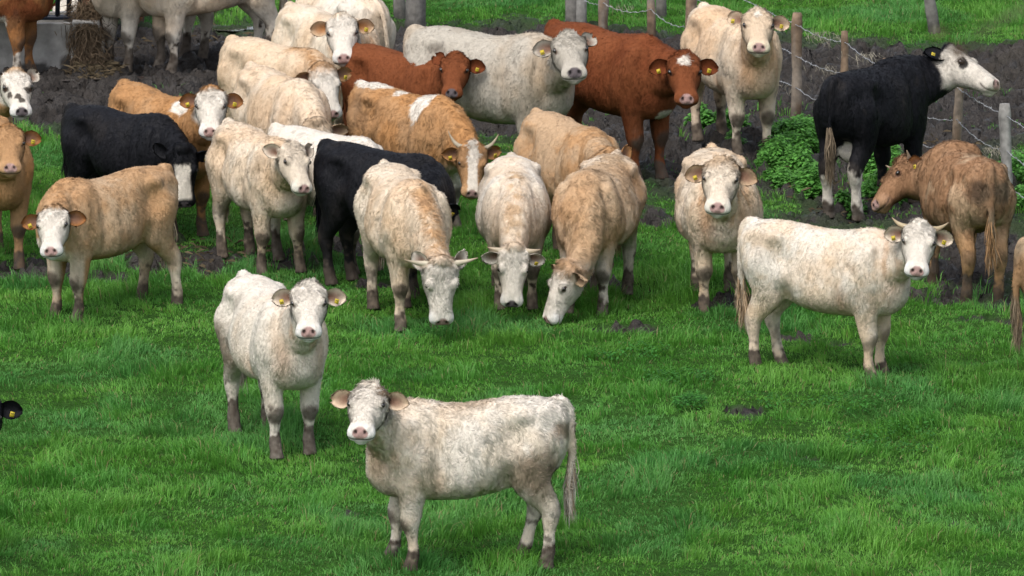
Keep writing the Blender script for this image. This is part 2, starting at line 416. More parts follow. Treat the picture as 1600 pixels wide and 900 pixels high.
    def mix(col, new, m): return col*(1-m[:, None]) + np.asarray(new)[None]*m[:, None]
    col = mix(col, alt, sstep(thr+.16, thr-.14, n1 + (n2-.5)*.5 + (n3-.5)*.15)*c.get('alta', .75))
    y_ = co[:, 1]; x_ = co[:, 0]; z_ = co[:, 2]
    if 'back' in c:
        col = mix(col, P[c['back']], sstep(1.05, 1.3, z_ + (n2-.5)*.25)*.9*(1-inhead))
    # mane along the top of the neck
    crest = np.zeros(nv)
    CR = NECK + NH*nb[:, None]
    for k in range(0, 15): crest = np.maximum(crest, np.exp(-(np.linalg.norm(co - CR[k], axis=1)/.10)**2))
    if 'mane' in c: col = mix(col, P[c['mane']], np.clip(crest*1.25, 0, 1)*(.35+.65*sstep(.35, .55, fbm(co, 17, seed+81, 3))))
    if 'front' in c: col = mix(col, P[c['front']], sstep(c.get('frontx', .1), c.get('frontx', .1)+.35, x_ + (n1-.5)*.6)*.85)
    bell = sstep(.72, .56, z_)*sstep(-.5, -.35, x_)*sstep(.6, .45, x_)*sstep(.25, .15, np.abs(y_))
    low = sstep(.74, .50, z_ + (n1-.5)*.25)
    if 'leg' in c: col = mix(col, P[c['leg']], low)
    if 'bellyc' in c: col = mix(col, P[c['bellyc']], sstep(.70, .60, z_ + (n1-.5)*.1)*sstep(.5, .44, np.abs(x_)))
    # rusty folds of the neck and behind the elbow
    if c.get('folds', 0):
        fo = nmask*sstep(.46, .66, fbm(co*V(1, 1, .25), 14, seed+21, 3))*.8
        for sy in (-1, 1): fo = np.maximum(fo, .8*np.exp(-(np.linalg.norm((co - V(.26, sy*.27, .72))/V(.05, .15, .12), axis=1))**2))
        for sy in (-1, 1): fo = np.maximum(fo, .8*np.exp(-(np.linalg.norm((co - V(.68, sy*.15, .90))/V(.14, .075, .20), axis=1))**2))
        col = mix(col, P[c.get('foldc', 'rust')]*1.25, fo*c['folds']*.75)
    for (cx, cy, cz, rx, ry, rz, pc) in c.get('patch', []):
        d = np.linalg.norm((co - V(cx, cy, cz))/V(rx, ry, rz), axis=1)
        sf_ = pc in ('stain', 'sand', 'dirt', 'grey', 'mud', 'tan'); col = mix(col, P[pc], (.75 if sf_ else 1.0)*sstep(1.35 if sf_ else 1.12, .55 if sf_ else .92, d + (n1-.5)*.5 + (n2-.5)*.6 + (n3-.5)*.3)*(1-inhead))
    # dirt on flanks, haunches
    col = mix(col, np.clip(base*V(.93, .74, .56), 0, 1), (.55*sstep(.46, .72, fbm(co*V(1, 1, .8), 2.4, seed+91, 4)) + .25*nmask)*(1-inhead)*c.get('flush', 1.0)*(1.0 if base.mean() > .3 else 0))
    dm = c.get('dirt', .36)
    dirt = sstep(.52, .78, fbm(co*V(1, 1, .7), 3.6, seed+61, 5) + .13*sstep(1.0, .55, z_) + .10*sstep(-.3, -.65, x_) - .04)*dm
    col = mix(col, P['dirt'] if base.mean() > .1 else P['mud'], dirt*(1-inhead)*.8)
    sp = sstep(.72, .79, fbm(co*V(1, 1, .6), 8, seed+31, 4) + .04*sstep(.0, -.5, x_))*(1-inhead)*c.get('spots', .6)*.55
    col = mix(col, P['mud'], sp)
    # face
    face = P[c.get('face', c.get('base', 'white'))]
    hm = inhead*sstep(-.03, .03, hc[:, 0] + (n3-.5)*.04)
    col = mix(col, face*.93, hm)
    if 'blaze' in c:       # face keeps the blaze colour only near the middle line
        bw = c.get('blazew', .055)
        bz = sstep(bw, bw*.75, np.abs(hc[:, 1]) + (n3-.5)*.02)*sstep(c.get('bl0', .02), c.get('bl0', .02)+.05, hc[:, 0] + (n3-.5)*.05)*sstep(c.get('bl1', .6), c.get('bl1', .6)-.04, hc[:, 0])*sstep(-.10, -.04, hc[:, 2])
        col = mix(col, P[c['blaze']], bz*inhead)
    if 'foretint' in c:
        col = mix(col, P[c['foretint']], inhead*sstep(.13, .0, hc[:, 0] + (n3-.5)*.1)*.8)
    if 'eyec' in c:
        for sy in (-1, 1):
            d = np.linalg.norm((hc - V(.18, sy*.12, .0))/V(.055, .05, .045), axis=1); col = mix(col, P[c['eyec']], sstep(1.2, .8, d + (n3-.5)*.4)*inhead)
    for (a1, a2, a3, r_, pc) in c.get('hpatch', []):
        d = np.linalg.norm(hc - V(a1, a2, a3), axis=1)/r_; col = mix(col, P[pc], sstep(1.2, .85, d + (n2-.5)*1.1 + (n3-.5)*.9)*inhead*.92)
    for sy in (-1, 1):      # lids
        d = np.linalg.norm((hc - V(.187, sy*.138, .008))/V(.040, .045, .029), axis=1)
        col = mix(col, (.13, .07, .052) if base.mean() > .2 else (.01, .01, .01), sstep(1.15, .75, d)*inhead*.85)
    nosec = P[c.get('nosec', 'pink')]
    muz = sstep(1.06, .94, np.linalg.norm(np.c_[hc[:, 1]/.062, (hc[:, 2]+.028)/.040], axis=1) + (n3-.5)*.06)*sstep(.462, .485, hc[:, 0])*inhead
    lightm = sstep(.38, .45, hc[:, 0])*inhead*sstep(.03, -.03, hc[:, 2])
    if base.mean() > .03 and c.get('lightm', True): col = mix(col, np.minimum(face*1.15+.05, .72), lightm*.6)
    col = mix(col, nosec, muz)
    for sy in (-1, 1):
        d = np.linalg.norm((hc - V(.50, sy*.036, -.020))/V(.05, .014, .014), axis=1)
        col = mix(col, nosec*.10, sstep(1.2, .75, d)*sstep(.47, .485, hc[:, 0])*inhead)
    col = mix(col, (.05, .035, .03), mouth*.9)
    # mud on the legs and feet
    ml = c.get('mud', 1.0)
    md_ = sstep(.12, .03, z_ - ml*.22*n1 - (n2-.5)*.26 - (n3-.5)*.14)
    kn = np.zeros(nv)
    for hi, hl_ in enumerate(hoof_local):
        fore = hi % 2 == 0
        if fore: kc = V((.49+hl_[0]-.53*0)*0 + (.50 + (hl_[0]-.53)*.5) + .03, hl_[1], .38)
        else: kc = V((-.665 + (hl_[0]+.59)*.5) - .02, hl_[1], .47)
        kn = np.maximum(kn, sstep(1.2, .7, np.linalg.norm((co - kc)/V(.07, .08, .085), axis=1) + (n2-.5)*.6)*(.9 if fore else .5))
    sp2 = sstep(.55, .70, n2*.6+n3*.4 + .10*sstep(.5, .1, z_))*sstep(.6, .3, z_)*.8
    col = mix(col, P['mud']*1.45, (.78+.3*n3)*np.clip(np.maximum(np.maximum(md_, kn*min(1, ml)), sp2*ml), 0, 1)*(1-inhead))
    col *= (.93 + .14*n3)[:, None]
    # --- ears (islands of the same body mesh)
    eb = MB(); earinfo = []
    el = c.get('ear', (0.05, 0.05)); ec = P[c.get('earc', c.get('foretint', c.get('base', 'white')))]; ei = P[c.get('eari', 'inner')]*1.0
    ecols = []
    for sy, lift in ((1, el[0]), (-1, el[1])):
        e0 = H(.045, sy*.115, -.035)
        d = nrm(wv*sy*1.0 - u*(lift*1.9 if lift > .2 else lift) - v*.22); nn = v*.62 + u*.62; nn = nrm(nn - d*(nn@d)); cc = np.cross(d, nn)
        nt_, ns_ = 16, 14; sheets = []
        for side in (0, 1):
            for i in range(nt_+1):
                t = i/nt_
                wd = .066*(sin(pi*min(1, (t*.86+.10)))**.75)*(1+.25*t)*hs if t < 1 else .018
                for j in range(ns_+1):
                    q_ = -1 + 2*j/ns_
                    dep = .058*(q_*q_)*(1-.30*t) - .034*(1-t)
                    thk = -.008*(1 - abs(q_)**3) if side else .006*(1 - abs(q_)**3)
                    sheets.append(e0 + d*(t*.188*hs + .0) + cc*q_*wd + nn*(dep + thk - .02*t*t))
                    em_ = max(0.0, 1 - (abs(q_)/.8)**2.5)*max(0.0, 1 - (t/.92)**4); ecols.append(ei*em_ + ec*.95*(1-em_) if side == 0 else ec)
        f = []; K_ = (nt_+1)*(ns_+1)
        for side in (0, 1):
            for i in range(nt_):
                for j in range(ns_):
                    a_ = side*K_ + i*(ns_+1)+j; q4 = [a_, a_+1, a_+ns_+2, a_+ns_+1]; f.append(q4 if side else q4[::-1])
        for i in range(nt_):
            for j in (0, ns_):
                a_ = i*(ns_+1)+j; f.append([a_, a_+ns_+1, K_+a_+ns_+1, K_+a_])
        for j in range(ns_):
            a_ = nt_*(ns_+1)+j; f.append([a_, a_+1, K_+a_+1, K_+a_])
        eb.add(np.array(sheets), f); earinfo.append((e0, d, nn, cc))
    ev_ = np.vstack(eb.v); ef = np.array(eb.f); ecol = np.array(ecols)
    allco = np.vstack([co, ev_]); allf = np.vstack([fs, ef + nv]); allcol = np.vstack([col, ecol])
    root = empty('cow', tuple(org), th, label=c['label'], category='cow', group='cattle of the mixed herd')
    root.scale = (s, s, s)
    bm_ = mesh_from('body', allco, allf, np.full(len(allf), 4), M_HIDE_DARK if base.mean() < .03 else M_HIDE, np.clip(allcol, 0, 1))
    link('body', bm_, root)
    # --- coat: short tufts rooted all over the body
    nh = int(c.get('hair', 26000)*HAIR_SCALE)
    tri = allco[allf]; ar = np.linalg.norm(np.cross(tri[:, 2]-tri[:, 0], tri[:, 3]-tri[:, 1]), axis=1)
    fcn = headc(tri.mean(1)); ar = ar*np.where((np.abs(fcn[:, 1]) < .3) & (fcn[:, 0] > -.1) & (fcn[:, 0] < .6) & (np.abs(fcn[:, 2]) < .25), 2.2, 1.0)
    idx = rng.choice(len(allf), nh, p=ar/ar.sum())
    a_, b_ = rng.random((nh, 1)), rng.random((nh, 1)); q = allf[idx]
    wts = [(1-a_)*(1-b_), a_*(1-b_), a_*b_, (1-a_)*b_]
    pos = sum(allco[q[:, k]]*wts[k] for k in range(4)); hcol = sum(allcol[q[:, k]]*wts[k] for k in range(4))
    nn_ = nrm2(np.cross(allco[q[:, 2]]-allco[q[:, 0]], allco[q[:, 3]]-allco[q[:, 1]]))
    isear = idx >= len(fs)
    ei_ = idx - len(fs); per = len(ef)//2; k_ear = np.clip(ei_//per, 0, 1); loc_ = ei_ - k_ear*per; nsh = 16*14
    side_s = np.where(loc_ < nsh, 1.0, np.where(loc_ < 2*nsh, -1.0, 0.0)); enn = np.array([earinfo[0][2], earinfo[1][2]])[k_ear]
    rim = isear & (side_s == 0)
    flip = isear & (np.sum(nn_*enn, 1)*side_s < 0); nn_[flip] *= -1
    nn_[rim] = enn[rim]
    vna = np.zeros((len(allco), 3)); vna[:nv] = vn
    nb_ = nrm2(sum(vna[q[:, k]]*wts[k] for k in range(4))); nn_[~isear] = nb_[~isear]
    h3 = headc(pos); hd = np.maximum.reduce([-.06 - h3[:, 0], h3[:, 0] - .6, np.abs(h3[:, 1]) - .17, h3[:, 2] - .12, -.235 - h3[:, 2]])
    ih = sstep(.03, -.02, hd)
    crest_h = np.zeros(nh)
    for k in range(0, 15, 2): crest_h = np.maximum(crest_h, np.exp(-(np.linalg.norm(pos - CR[k], axis=1)/.09)**2))
    ln = np.interp(pos[:, 2], [0, .12, .45, .65, .9], [.004, .011, .017, .026, .026])*(1-ih) + ih*np.interp(h3[:, 0], [-.05, .06, .14, .22, .4, .45], [.046, .040, .030, .018, .012, .0])
    ln = ln*c.get('hairlen', 1.0) + crest_h*.025*(1-ih)
    ln[isear] = np.where(side_s[isear] > 0, .010, .020); tE = np.sum((pos - np.array([earinfo[0][0], earinfo[1][0]])[k_ear])*np.array([earinfo[0][1], earinfo[1][1]])[k_ear], 1)/(.188*hs); ln[rim] = np.where(tE[rim] > .8, .012, .034)
    ln *= .6 + .7*rng.random(nh)
    mz = (h3[:, 0] > .455) & (ih > .5) & ~isear; ln[mz] = 0
    for sy in (-1, 1): ln[(np.linalg.norm(h3 - V(.186, sy*.13, .008), axis=1) < .032) & ~isear] = 0
    pw_ = pos + (np.c_[vnoise(pos, 9, seed+51), vnoise(pos, 9, seed+52), vnoise(pos, 9, seed+53)]-.5)*.06
    curl = np.c_[vnoise(pw_*V(1, 1, .7), 17, seed+41), vnoise(pw_*V(1, 1, .7), 17, seed+42), vnoise(pw_*V(1, 1, .7), 17, seed+43)] - .5
    curl2 = np.c_[vnoise(pw_, 44, seed+44), vnoise(pw_, 44, seed+45), vnoise(pw_, 44, seed+46)] - .5
    flow = np.tile(V(-.45, 0, -.75), (nh, 1))*(1-ih)[:, None] + ih[:, None]*(u*.9)[None]
    for k, (e0, d, nnn, cc) in enumerate(earinfo):
        m = isear & (((pos - e0)@d) > -.05) & (np.sign((pos-poll)@wv) == (1 if k == 0 else -1)); flow[m] = d*.9
    qc_ = np.sum((pos - np.array([earinfo[0][0], earinfo[1][0]])[k_ear])*np.array([earinfo[0][3], earinfo[1][3]])[k_ear], 1)
    flow[rim] = (np.array([earinfo[0][3], earinfo[1][3]])[k_ear]*np.sign(qc_)[:, None] + flow*.5)[rim]
    CU = (c.get('curl', .8) + .8*ih*sstep(.16, .10, h3[:, 0]) + .5*crest_h*(1-ih))[:, None]; flow = flow + curl*2.2*CU + curl2*1.6*CU; CUk = CU
    flow = flow - nn_*np.sum(flow*nn_, 1, keepdims=True)
    dr = nrm2(nrm2(flow) + nn_*(.18 + .30*rng.random((nh, 1))))
    keep = ln > .003; pos, dr, ln, nn_, hcol = pos[keep], dr[keep], ln[keep], nn_[keep], hcol[keep]; m = len(pos)
    sd_ = nrm2(np.cross(dr, nn_) + rng.normal(0, .25, (m, 3)))
    wd = (.0030 + .0026*rng.random((m, 1)))*c.get('hairw', 1.0)
    tip = pos + dr*ln[:, None] - nn_*(ln[:, None]*.12)
    HV = np.empty((m*3, 3)); HV[0::3] = pos - sd_*wd - nn_*.002; HV[1::3] = pos + sd_*wd - nn_*.002; HV[2::3] = tip
    br = .88 + .22*rng.random((m, 1)); cc_ = hcol*br; HC = np.repeat(cc_, 3, 0); HC[2::3] *= 1.12
    nrx = nrm2(nn_ + (curl[keep]*.55 + curl2[keep]*.32)*CUk[keep] + sd_*rng.normal(0, .25, (m, 1)) + dr*.15)
    hm_ = mesh_from('coat', HV, np.arange(m*3), np.full(m, 3), M_COAT_DARK if base.mean() < .03 else M_COAT, np.clip(HC, 0, 1), {'nrm': np.repeat(nrx, 3, 0)}, smooth=False)
    link('coat', hm_, root)
    # --- tail switch
    ts_ = 500; t_ = rng.random(ts_); i_ = (t_*7).astype(int) + len(TP) - 9
    tp = TP[np.clip(i_, 0, len(TP)-1)] + rng.normal(0, .009, (ts_, 3))
    L2 = .10 + .22*rng.random((ts_, 1)); dd_ = nrm2(V(0, tw*.15, -1)[None] + rng.normal(0, .10, (ts_, 3)) + (tp - TP[np.clip(i_, 0, len(TP)-1)])*3)
    sv = nrm2(rng.normal(0, 1, (ts_, 3)))*.005
    mid = tp + dd_*L2*.6 + nrm2(rng.normal(0, 1, (ts_, 3)))*.006; tip = tp + dd_*L2 + rng.normal(0, .006, (ts_, 3)) - (tp-TP[np.clip(i_, 0, len(TP)-1)])*1.2
    HV = np.empty((ts_*5, 3)); HV[0::5] = tp - sv; HV[1::5] = tp + sv; HV[2::5] = mid + sv; HV[3::5] = mid - sv; HV[4::5] = tip
    ff = np.arange(ts_)[:, None]*5
    flat = np.hstack([ff, ff+1, ff+2, ff+3, ff+3, ff+2, ff+4]).ravel(); szs = np.tile([4, 3], ts_)
    swc = P[c.get('switch', c.get('base', 'white'))]
    cs = swc[None]*(.55 + .5*rng.random((ts_, 1))); cs = np.where(rng.random((ts_, 1)) < .25, P['dirt'][None] if swc.mean() > .1 else cs, cs)
    link('tail_switch', mesh_from('tail_switch', HV, flat, szs, M_HAIRSW, np.repeat(cs, 5, 0), smooth=False), root)
    # --- eyes
    for sy in (-1, 1):
        e = MB(); cen = H(.186, sy*.1290, .013)
        e.ell(V(0, 0, 0), (u, wv*sy, v), (.0235*hs, .0215*hs, .0185*hs), 14, 10)
        oe = link('eye', e.mesh('eye', M_EYE), root); oe.location = cen
    # --- horns
    hn = c.get('horns')
    if hn:
        for sy, ln_ in ((1, hn.get('l', .2)), (-1, hn.get('r', .2))):
            up, fw = hn.get('up', .5), hn.get('fw', .3)
            tt = np.linspace(0, 1, 12)
            base_ = H(.0, sy*.085, .0)
            ln_ = ln_*1.35; pts = np.array([base_ + (wv*sy)*ln_*(t*.95 - .25*t*t*up) + (-u)*ln_*up*(t**1.9) + v*ln_*fw*t*t - v*.01 for t in tt])
            rr = .031*hs*(1 - tt**1.3*.88)
            e = MB(); e.tube(pts, rr, 12, ref=V(.31, .22, .92))
            oc = np.array(hn.get('col', (.56, .47, .34))); tipc = np.array(hn.get('tip', (.30, .22, .14)))
            cl = np.repeat(oc[None]*(1-tt[:, None]**2) + tipc[None]*tt[:, None]**2, 12, 0)
            mh = mesh_from('horn', np.vstack(e.v), [i for q_ in e.f for i in q_], [len(q_) for q_ in e.f], M_HORN, cl)
            link('horn', mh, root)
    # --- ear tags
    for k, ch in enumerate(('l', 'r')):
        if ch in c.get('tags', ''):
            e0, d, nnn, cc = earinfo[k]
            dn = cc if (R@cc)[2] < 0 else -cc
            ctr = e0 + d*.11*hs + dn*.032 + nnn*.034
            e = MB(); RR = np.column_stack([nrm(d*.95+dn*.1), nrm(np.cross(nnn, nrm(d*.95+dn*.1))), nnn])
            e.box(V(0, 0, 0), (.017, .020, .0018), RR)
            t_o = link('ear_tag', e.mesh('ear_tag', M_TAG, smooth=False), root); t_o.location = ctr
            e = MB()
            for q_ in (-.009, -.001, .007): e.box(RR@V(q_, .006, .0026), (.0018, .006, .0008), RR)
            link('tag_digits', e.mesh('tag_digits', M_INK, smooth=False), t_o)
    if c.get('dbg', True):
        pr = lambda p: tuple(round(float(q_)) for q_ in project(toW(p)))
        print('COW', c['id'], 'dist', round(dd, 2), 'noseD', round(d2, 2), 'nose z', round(float(nose[2]*s), 2), 'withers', pr((.45, 0, 1.36)), 'rump', pr((-.8, 0, 1.3)), 'hindfeet', pr((-.59, .15, 0)), pr((-.59, -.15, 0)),
              'frontfeet', pr((.53, .16, 0)), pr((.53, -.16, 0)), 'belly', pr((0, 0, .55)), 'XY', np.round(org[:2], 2))
    return root
M_HAIRSW = attr_mat('tail_hair', rough=.8, spec=.15, var=.2, vscale=40)

COWS = []
def cow(id, label, **k): k.update(id=id, label=label, seed=len(COWS)*53+11); COWS.append(k)
cow('AD', 'white cow standing side-on nearest the camera, head turned to look out', ff=(630, 884), yaw=-84, poll=(578, 612), nose=(563, 670), faz=-8, base='white', alt='pale', altf=.5,
    folds=.8, mane='white', dirt=.5, curl=1.3, hairlen=1.35, tags='', hair=70000, vox=.0095, legs=dict(fl=(-.05, 0, 0), fr=(.10, 0, 0), hl=(-.06, .0, 0), hr=(.12, 0, 0)), tail=.0, tailback=.0, earc='cream', hpatch=[(.05, -.12, .03, .05, 'stain')],
    patch=[(-.52, -.2, .80, .19, .3, .20, 'stain'), (-.52, .2, .80, .19, .3, .20, 'stain'), (-.1, 0, .52, .4, .3, .07, 'mud'), (-.72, .1, 1.12, .1, .2, .08, 'stain'), (.33, .3, .80, .12, .2, .15, 'grey')])
cow('AC', 'white cow walking towards the camera with dark muddy knees, front left', ff=(458, 711), yaw=21, poll=(483, 452), nose=(482, 513), faz=0, base='white', alt='white', folds=.85, dirt=.3, curl=.7, flush=.6, tags='lr',
    hair=60000, vox=.0105, mud=1.8, legs=dict(fl=(-.02, -.01, 0), fr=(.04, 0, 0)), earc='pale', patch=[(-.6, -.3, .75, .25, .2, .28, 'stain'), (-.25, -.25, 1.2, .08, .1, .08, 'grey')])
cow('U', 'cream horned cow standing side-on facing right, head turned to the camera', ff=(1370, 589), s=.98, yaw=64, poll=(1437, 356), nose=(1433, 418), faz=0, base='white', alt='cream', altf=.45, folds=.7,
    tags='lr', hair=55000, vox=.0105, horns=dict(l=.145, r=.145, up=.45, fw=.1, col=(.50, .40, .24)), mud=.7, legs=dict(fl=(-.02, 0, 0), fr=(.02, 0, 0), hl=(.06, 0, 0), hr=(-.06, 0, 0)), switch='sand', ear=(-.05, -.05), earc='pale')
cow('V', 'muddy rump and tail of a cow cut off by the right edge', ff=(1820, 600), yaw=98, poll=(1880, 420), nose=(1880, 490), faz=40, base='sand', alt='tan', tags='', mud=2.2, patch=[(-.8, 0, 1.0, .2, .3, .3, 'mud')], switch='dirt', dirt=1.0)
cow('T', 'curly cream cow facing straight at the camera, right of the grazing cows', ff=(1128, 489), yaw=3, poll=(1128, 258), nose=(1122, 314), faz=-3, base='pale', alt='cream', altf=.5, folds=1.2, foretint='sand',
    tags='l', hair=55000, vox=.011, hs=1.1, fat=1.2, ear=(-.25, -.25), mud=1.1, curl=1.4, hairlen=1.3, flush=1.3)
cow('K', 'tan curly cow grazing head down and facing left, white face and legs', ff=(915, 490), s=.975, yaw=-14, poll=(884, 418), nose=(852, 500), faz=-62, fup=.2, nl=.80, base='sand', alt='pale', altf=.5, mane='tan', front='sand', frontx=-.1,
    face='white', foretint='tan', leg='white', tags='', hair=60000, vox=.011, fat=1.12, ear=(-.05, -.05), earc='sand', curl=1.4, hairlen=1.3, mud=1.3)
cow('J', 'white horned cow grazing head down and facing the camera, tan mane stripe', ff=(806, 482), s=.93, yaw=2, poll=(803, 392), nose=(800, 470), faz=2, fup=.2, nl=.80, base='white', alt='pale', mane='sand', folds=.3, tags='r',
    curl=.7, nosec='dknose', hair=50000, vox=.011, fat=1.12, horns=dict(l=.14, r=.14, up=.15, fw=-.05), ear=(-.12, -.12), mud=1.5, face='white')
cow('I', 'cream horned cow grazing in front of the black cow, reddish mane', ff=(653, 514), yaw=15, poll=(689, 412), nose=(692, 505), faz=12, fup=.2, nl=.80, curl=1.05, hairlen=1.3, base='pale', alt='cream', altf=.47, mane='tan', folds=.4, tags='',
    hair=60000, vox=.011, fat=1.06, horns=dict(l=.2, r=.2, up=.16, fw=.12, col=(.62, .55, .42)), ear=(.75, .75), earc='white', face='white', hl=.53)
cow('H', 'black cow grazing behind the cream horned cow, yellow tag in its ear', ff=(666, 461), s=.98, yaw=50, poll=(676, 314), nose=(678, 395), faz=30, nl=.78, base='black', tags='lr', hair=34000, dirt=.2, spots=.1, nosec='dknose', ear=(-.05, -.05), switch='black', face='black', eari='black')
cow('M', 'tan horned cow with white patches over its back, head low', ff=(693, 358), yaw=42, s=.97, poll=(739, 231), nose=(738, 301), faz=8, curl=1.1, hairlen=1.5, base='orange', alt='tan', altf=.52, nl=.72, blaze='white', blazew=.06, face='tan', leg='white',
    tags='lr', horns=dict(l=.16, r=.16, up=.75, fw=.1, col=(.42, .37, .27)), ear=(-.08, .25), hair=36000, mane='orange', bl0=-.1,
    patch=[(.32, -.05, 1.28, .12, .25, .28, 'white'), (-.55, 0, 1.36, .35, .15, .06, 'white'), (-.1, 0, 1.36, .12, .22, .08, 'white'), (-.85, -.1, .9, .1, .2, .2, 'white')])
cow('Z', 'cream woolly cow standing turned right beside the black cow, eyes lowered', ff=(438, 427), s=.95, yaw=26, poll=(457, 232), nose=(476, 292), faz=28, base='pale', alt='cream', altf=.5, folds=.3, dirt=.7, tags='', hair=45000, ear=(.3, .5), mud=1.5,
    legs=dict(fl=(.0, .06, 0), fr=(0, .04, 0)), face='pale', curl=1.3, hairlen=1.3)
cow('W', 'tan cow with white face and orange ears standing at left, looking at the camera', ff=(103, 500), s=.97, yaw=-47, poll=(83, 332), nose=(79, 389), faz=-6, base='sand', flush=1.3, alt='tan', altf=.5, mane='tan', face='white', earc='rust',
    bellyc='tan', leg='pale', tags='l', hair=50000, vox=.011, mud=1.1, switch='cream', tail=-.12, ear=(-.05, 0), legs=dict(hl=(-.15, .05, 0), hr=(-.02, .04, 0)), patch=[(.72, 0, .72, .12, .2, .1, 'white')], dirt=.6)
cow('X', 'black cow with white blaze down its face, head lowered, left side', ff=(256, 379), yaw=52, s=.92, poll=(284, 236), nose=(288, 318), hs=1.1, faz=2, base='black', face='black', blaze='white', blazew=.085, bl0=.10, bl1=.47, tags='r', nl=.66,
    ear=(.5, .0), hair=34000, nosec='dknose', dirt=.2, spots=.1, switch='black', eari='black')
cow('Y', 'orange tan cow with white face and brown ears behind the black cow', ff=(294, 370), yaw=32, poll=(330, 146), nose=(328, 202), faz=0, curl=1.1, hairlen=1.3, base='tan', alt='orange', mane='orange', face='white', earc='rust', tags='lr', hair=34000,
    patch=[(.55, -.1, 1.3, .12, .12, .1, 'white')], ear=(0, 0), front='orange', leg='orange')
cow('AA', 'orange tan cow at the left edge with yellow ear tag, facing out', ff=(4, 420), yaw=14, poll=(13, 206), nose=(16, 258), faz=5, base='orange', alt='tan', earc='rust', tags='lr', face='tan', leg='tan', hair=34000)
cow('AB', 'cow with black-speckled white face peering in at the left edge', ff=(-22, 322), yaw=25, poll=(24, 118), nose=(34, 170), faz=12, base='tan', alt='sand', face='white', eyec='mud', nosec='dknose', tags='', ear=(.3, .75), earc='grey',
    hpatch=[(.34, .02, .03, .03, 'mud'), (.40, -.01, .03, .03, 'mud'), (.28, .1, 0, .04, 'mud'), (.24, -.1, .02, .035, 'mud')], leg='white')
cow('G', 'white cow grazing, only its back and one ear visible behind the black cow', ff=(570, 424), yaw=46, s=.95, poll=(590, 268), nose=(596, 350), faz=20, nl=.78, base='white', alt='white', tags='', ear=(.9, .9), mud=2.2, hair=30000, dirt=.15, flush=.3)
cow('F', 'cream cow with its head down behind the white back', ff=(475, 340), yaw=26, poll=(495, 194), nose=(500, 272), faz=8, nl=.74, base='pale', alt='cream', altf=.5, tags='', hair=36000, ear=(.05, .0), foretint='sand', curl=1.1)
cow('E', 'tan and cream cow with its head lowered beneath the white-faced cow', ff=(490, 286), yaw=42, poll=(504, 108), nose=(520, 174), faz=18, nl=.66, base='cream', alt='sand', back='cream', mane='tan', foretint='tan', face='white', tags='r', ear=(-.2, .15), hair=34000)
cow('C', 'white cow with pink nose looking at the camera in the second row, near top middle', ff=(555, 242), yaw=32, s=1.04, poll=(534, 32), nose=(537, 86), faz=0, base='pale', alt='cream', face='white', folds=.9, tags='r', earc='sand', eari='rust', hair=36000)
cow('D', 'white cow seen from behind at the top with its thin tail swinging right', ff=(498, 172), yaw=-150, poll=(480, -40), nose=(470, 20), faz=-150, fup=.3, nfar=True, pfar=True, base='white', alt='pale', tags='', tail=-.15, tailback=.05, nl=.62, switch='grey')
cow('N', 'red brown cow looking at the camera behind the white-patched tan cow', ff=(680, 284), yaw=45, s=.95, poll=(712, 92), nose=(706, 140), faz=-4, base='red', alt='red', face='red', earc='dkred', eari='dkred', nosec='dknose', tags='r', ear=(.8, 0), dirt=.1, spots=.1, hair=34000, switch='red', lightm=False, leg='red')
cow('O', 'big grey-white cow facing right, one ear up, dark nose', ff=(845, 293), yaw=62, s=1.14, poll=(888, 62), nose=(897, 106), faz=3, base='grey', alt='grey', face='grey', nosec='dknose', tags='l', ear=(.1, .8), hair=40000, dirt=.35, curl=.8, neck=1.1, fat=1.05, hl=.48)
cow('P', 'dark red cow with a white star on its forehead', ff=(1014, 281), yaw=44, s=1.09, poll=(1068, 92), nose=(1073, 148), faz=3, base='red', alt='dkred', face='red', earc='dkred', eari='dkred', tags='lr', hpatch=[(.09, 0, .06, .055, 'white')], dirt=.1, spots=.1,
    patch=[(.7, 0, .62, .08, .1, .10, 'white')], hair=40000, bellyc='dkred', switch='red', lightm=False, leg='red', ear=(-.05, -.05))
cow('Q', 'cream cow standing by the nettles and fence, ears out, looking at the camera', ff=(1176, 243), yaw=22, s=1.03, poll=(1184, 24), nose=(1186, 68), faz=2, base='cream', alt='pale', altf=.5, folds=.9, face='cream', hpatch=[(.07, 0, .06, .04, 'white')],
    tags='lr', ear=(.3, 0.0), hair=40000, leg='pale', legs=dict(hl=(-.05, 0, 0), hr=(.05, 0, 0)), mud=1.3, nup=.4)
cow('R', 'black cow with a white head seen from behind, looking right over the fence', ff=(1404, 312), yaw=149, s=1.06, neck=1.3, hs=1.12, poll=(1484, 84), nose=(1548, 122), faz=90, fup=2.5, pfar=True, base='black', face='white', tags='l', ear=(.9, .1), earc='black', eari='black', nup=.45,
    hpatch=[(.205, .115, .01, .04, 'black')], patch=[(-.60, .0, .22, .3, .4, .26, 'white'), (-.45, 0, .60, .25, .10, .1, 'white')], mud=.6, dirt=.1, spots=.3, hair=40000, switch='dirt', udder=True, leg='black')
cow('S', 'brown horned cow seen from behind at right with a long hanging tail', ff=(1484, 441), yaw=-167, poll=(1410, 258), nose=(1369, 312), faz=-90, fup=.9, pfar=True, base='brown', alt='sand', altf=.42, front='brown', frontx=0., neck=1.45, hs=1.06, hairlen=1.4, curl=1.1, face='brown', earc='rust', tags='r', nl=.66,
    horns=dict(l=.09, r=.09, up=.1, fw=.8, col=(.32, .25, .2)), hair=45000, patch=[(-.82, .12, 1.10, .12, .15, .12, 'mud'), (-.82, -.14, 1.08, .12, .12, .12, 'mud'), (-.9, 0, .8, .1, .2, .2, 'dirt')], mud=1.7, switch='tan', tail=.0, leg='tan')
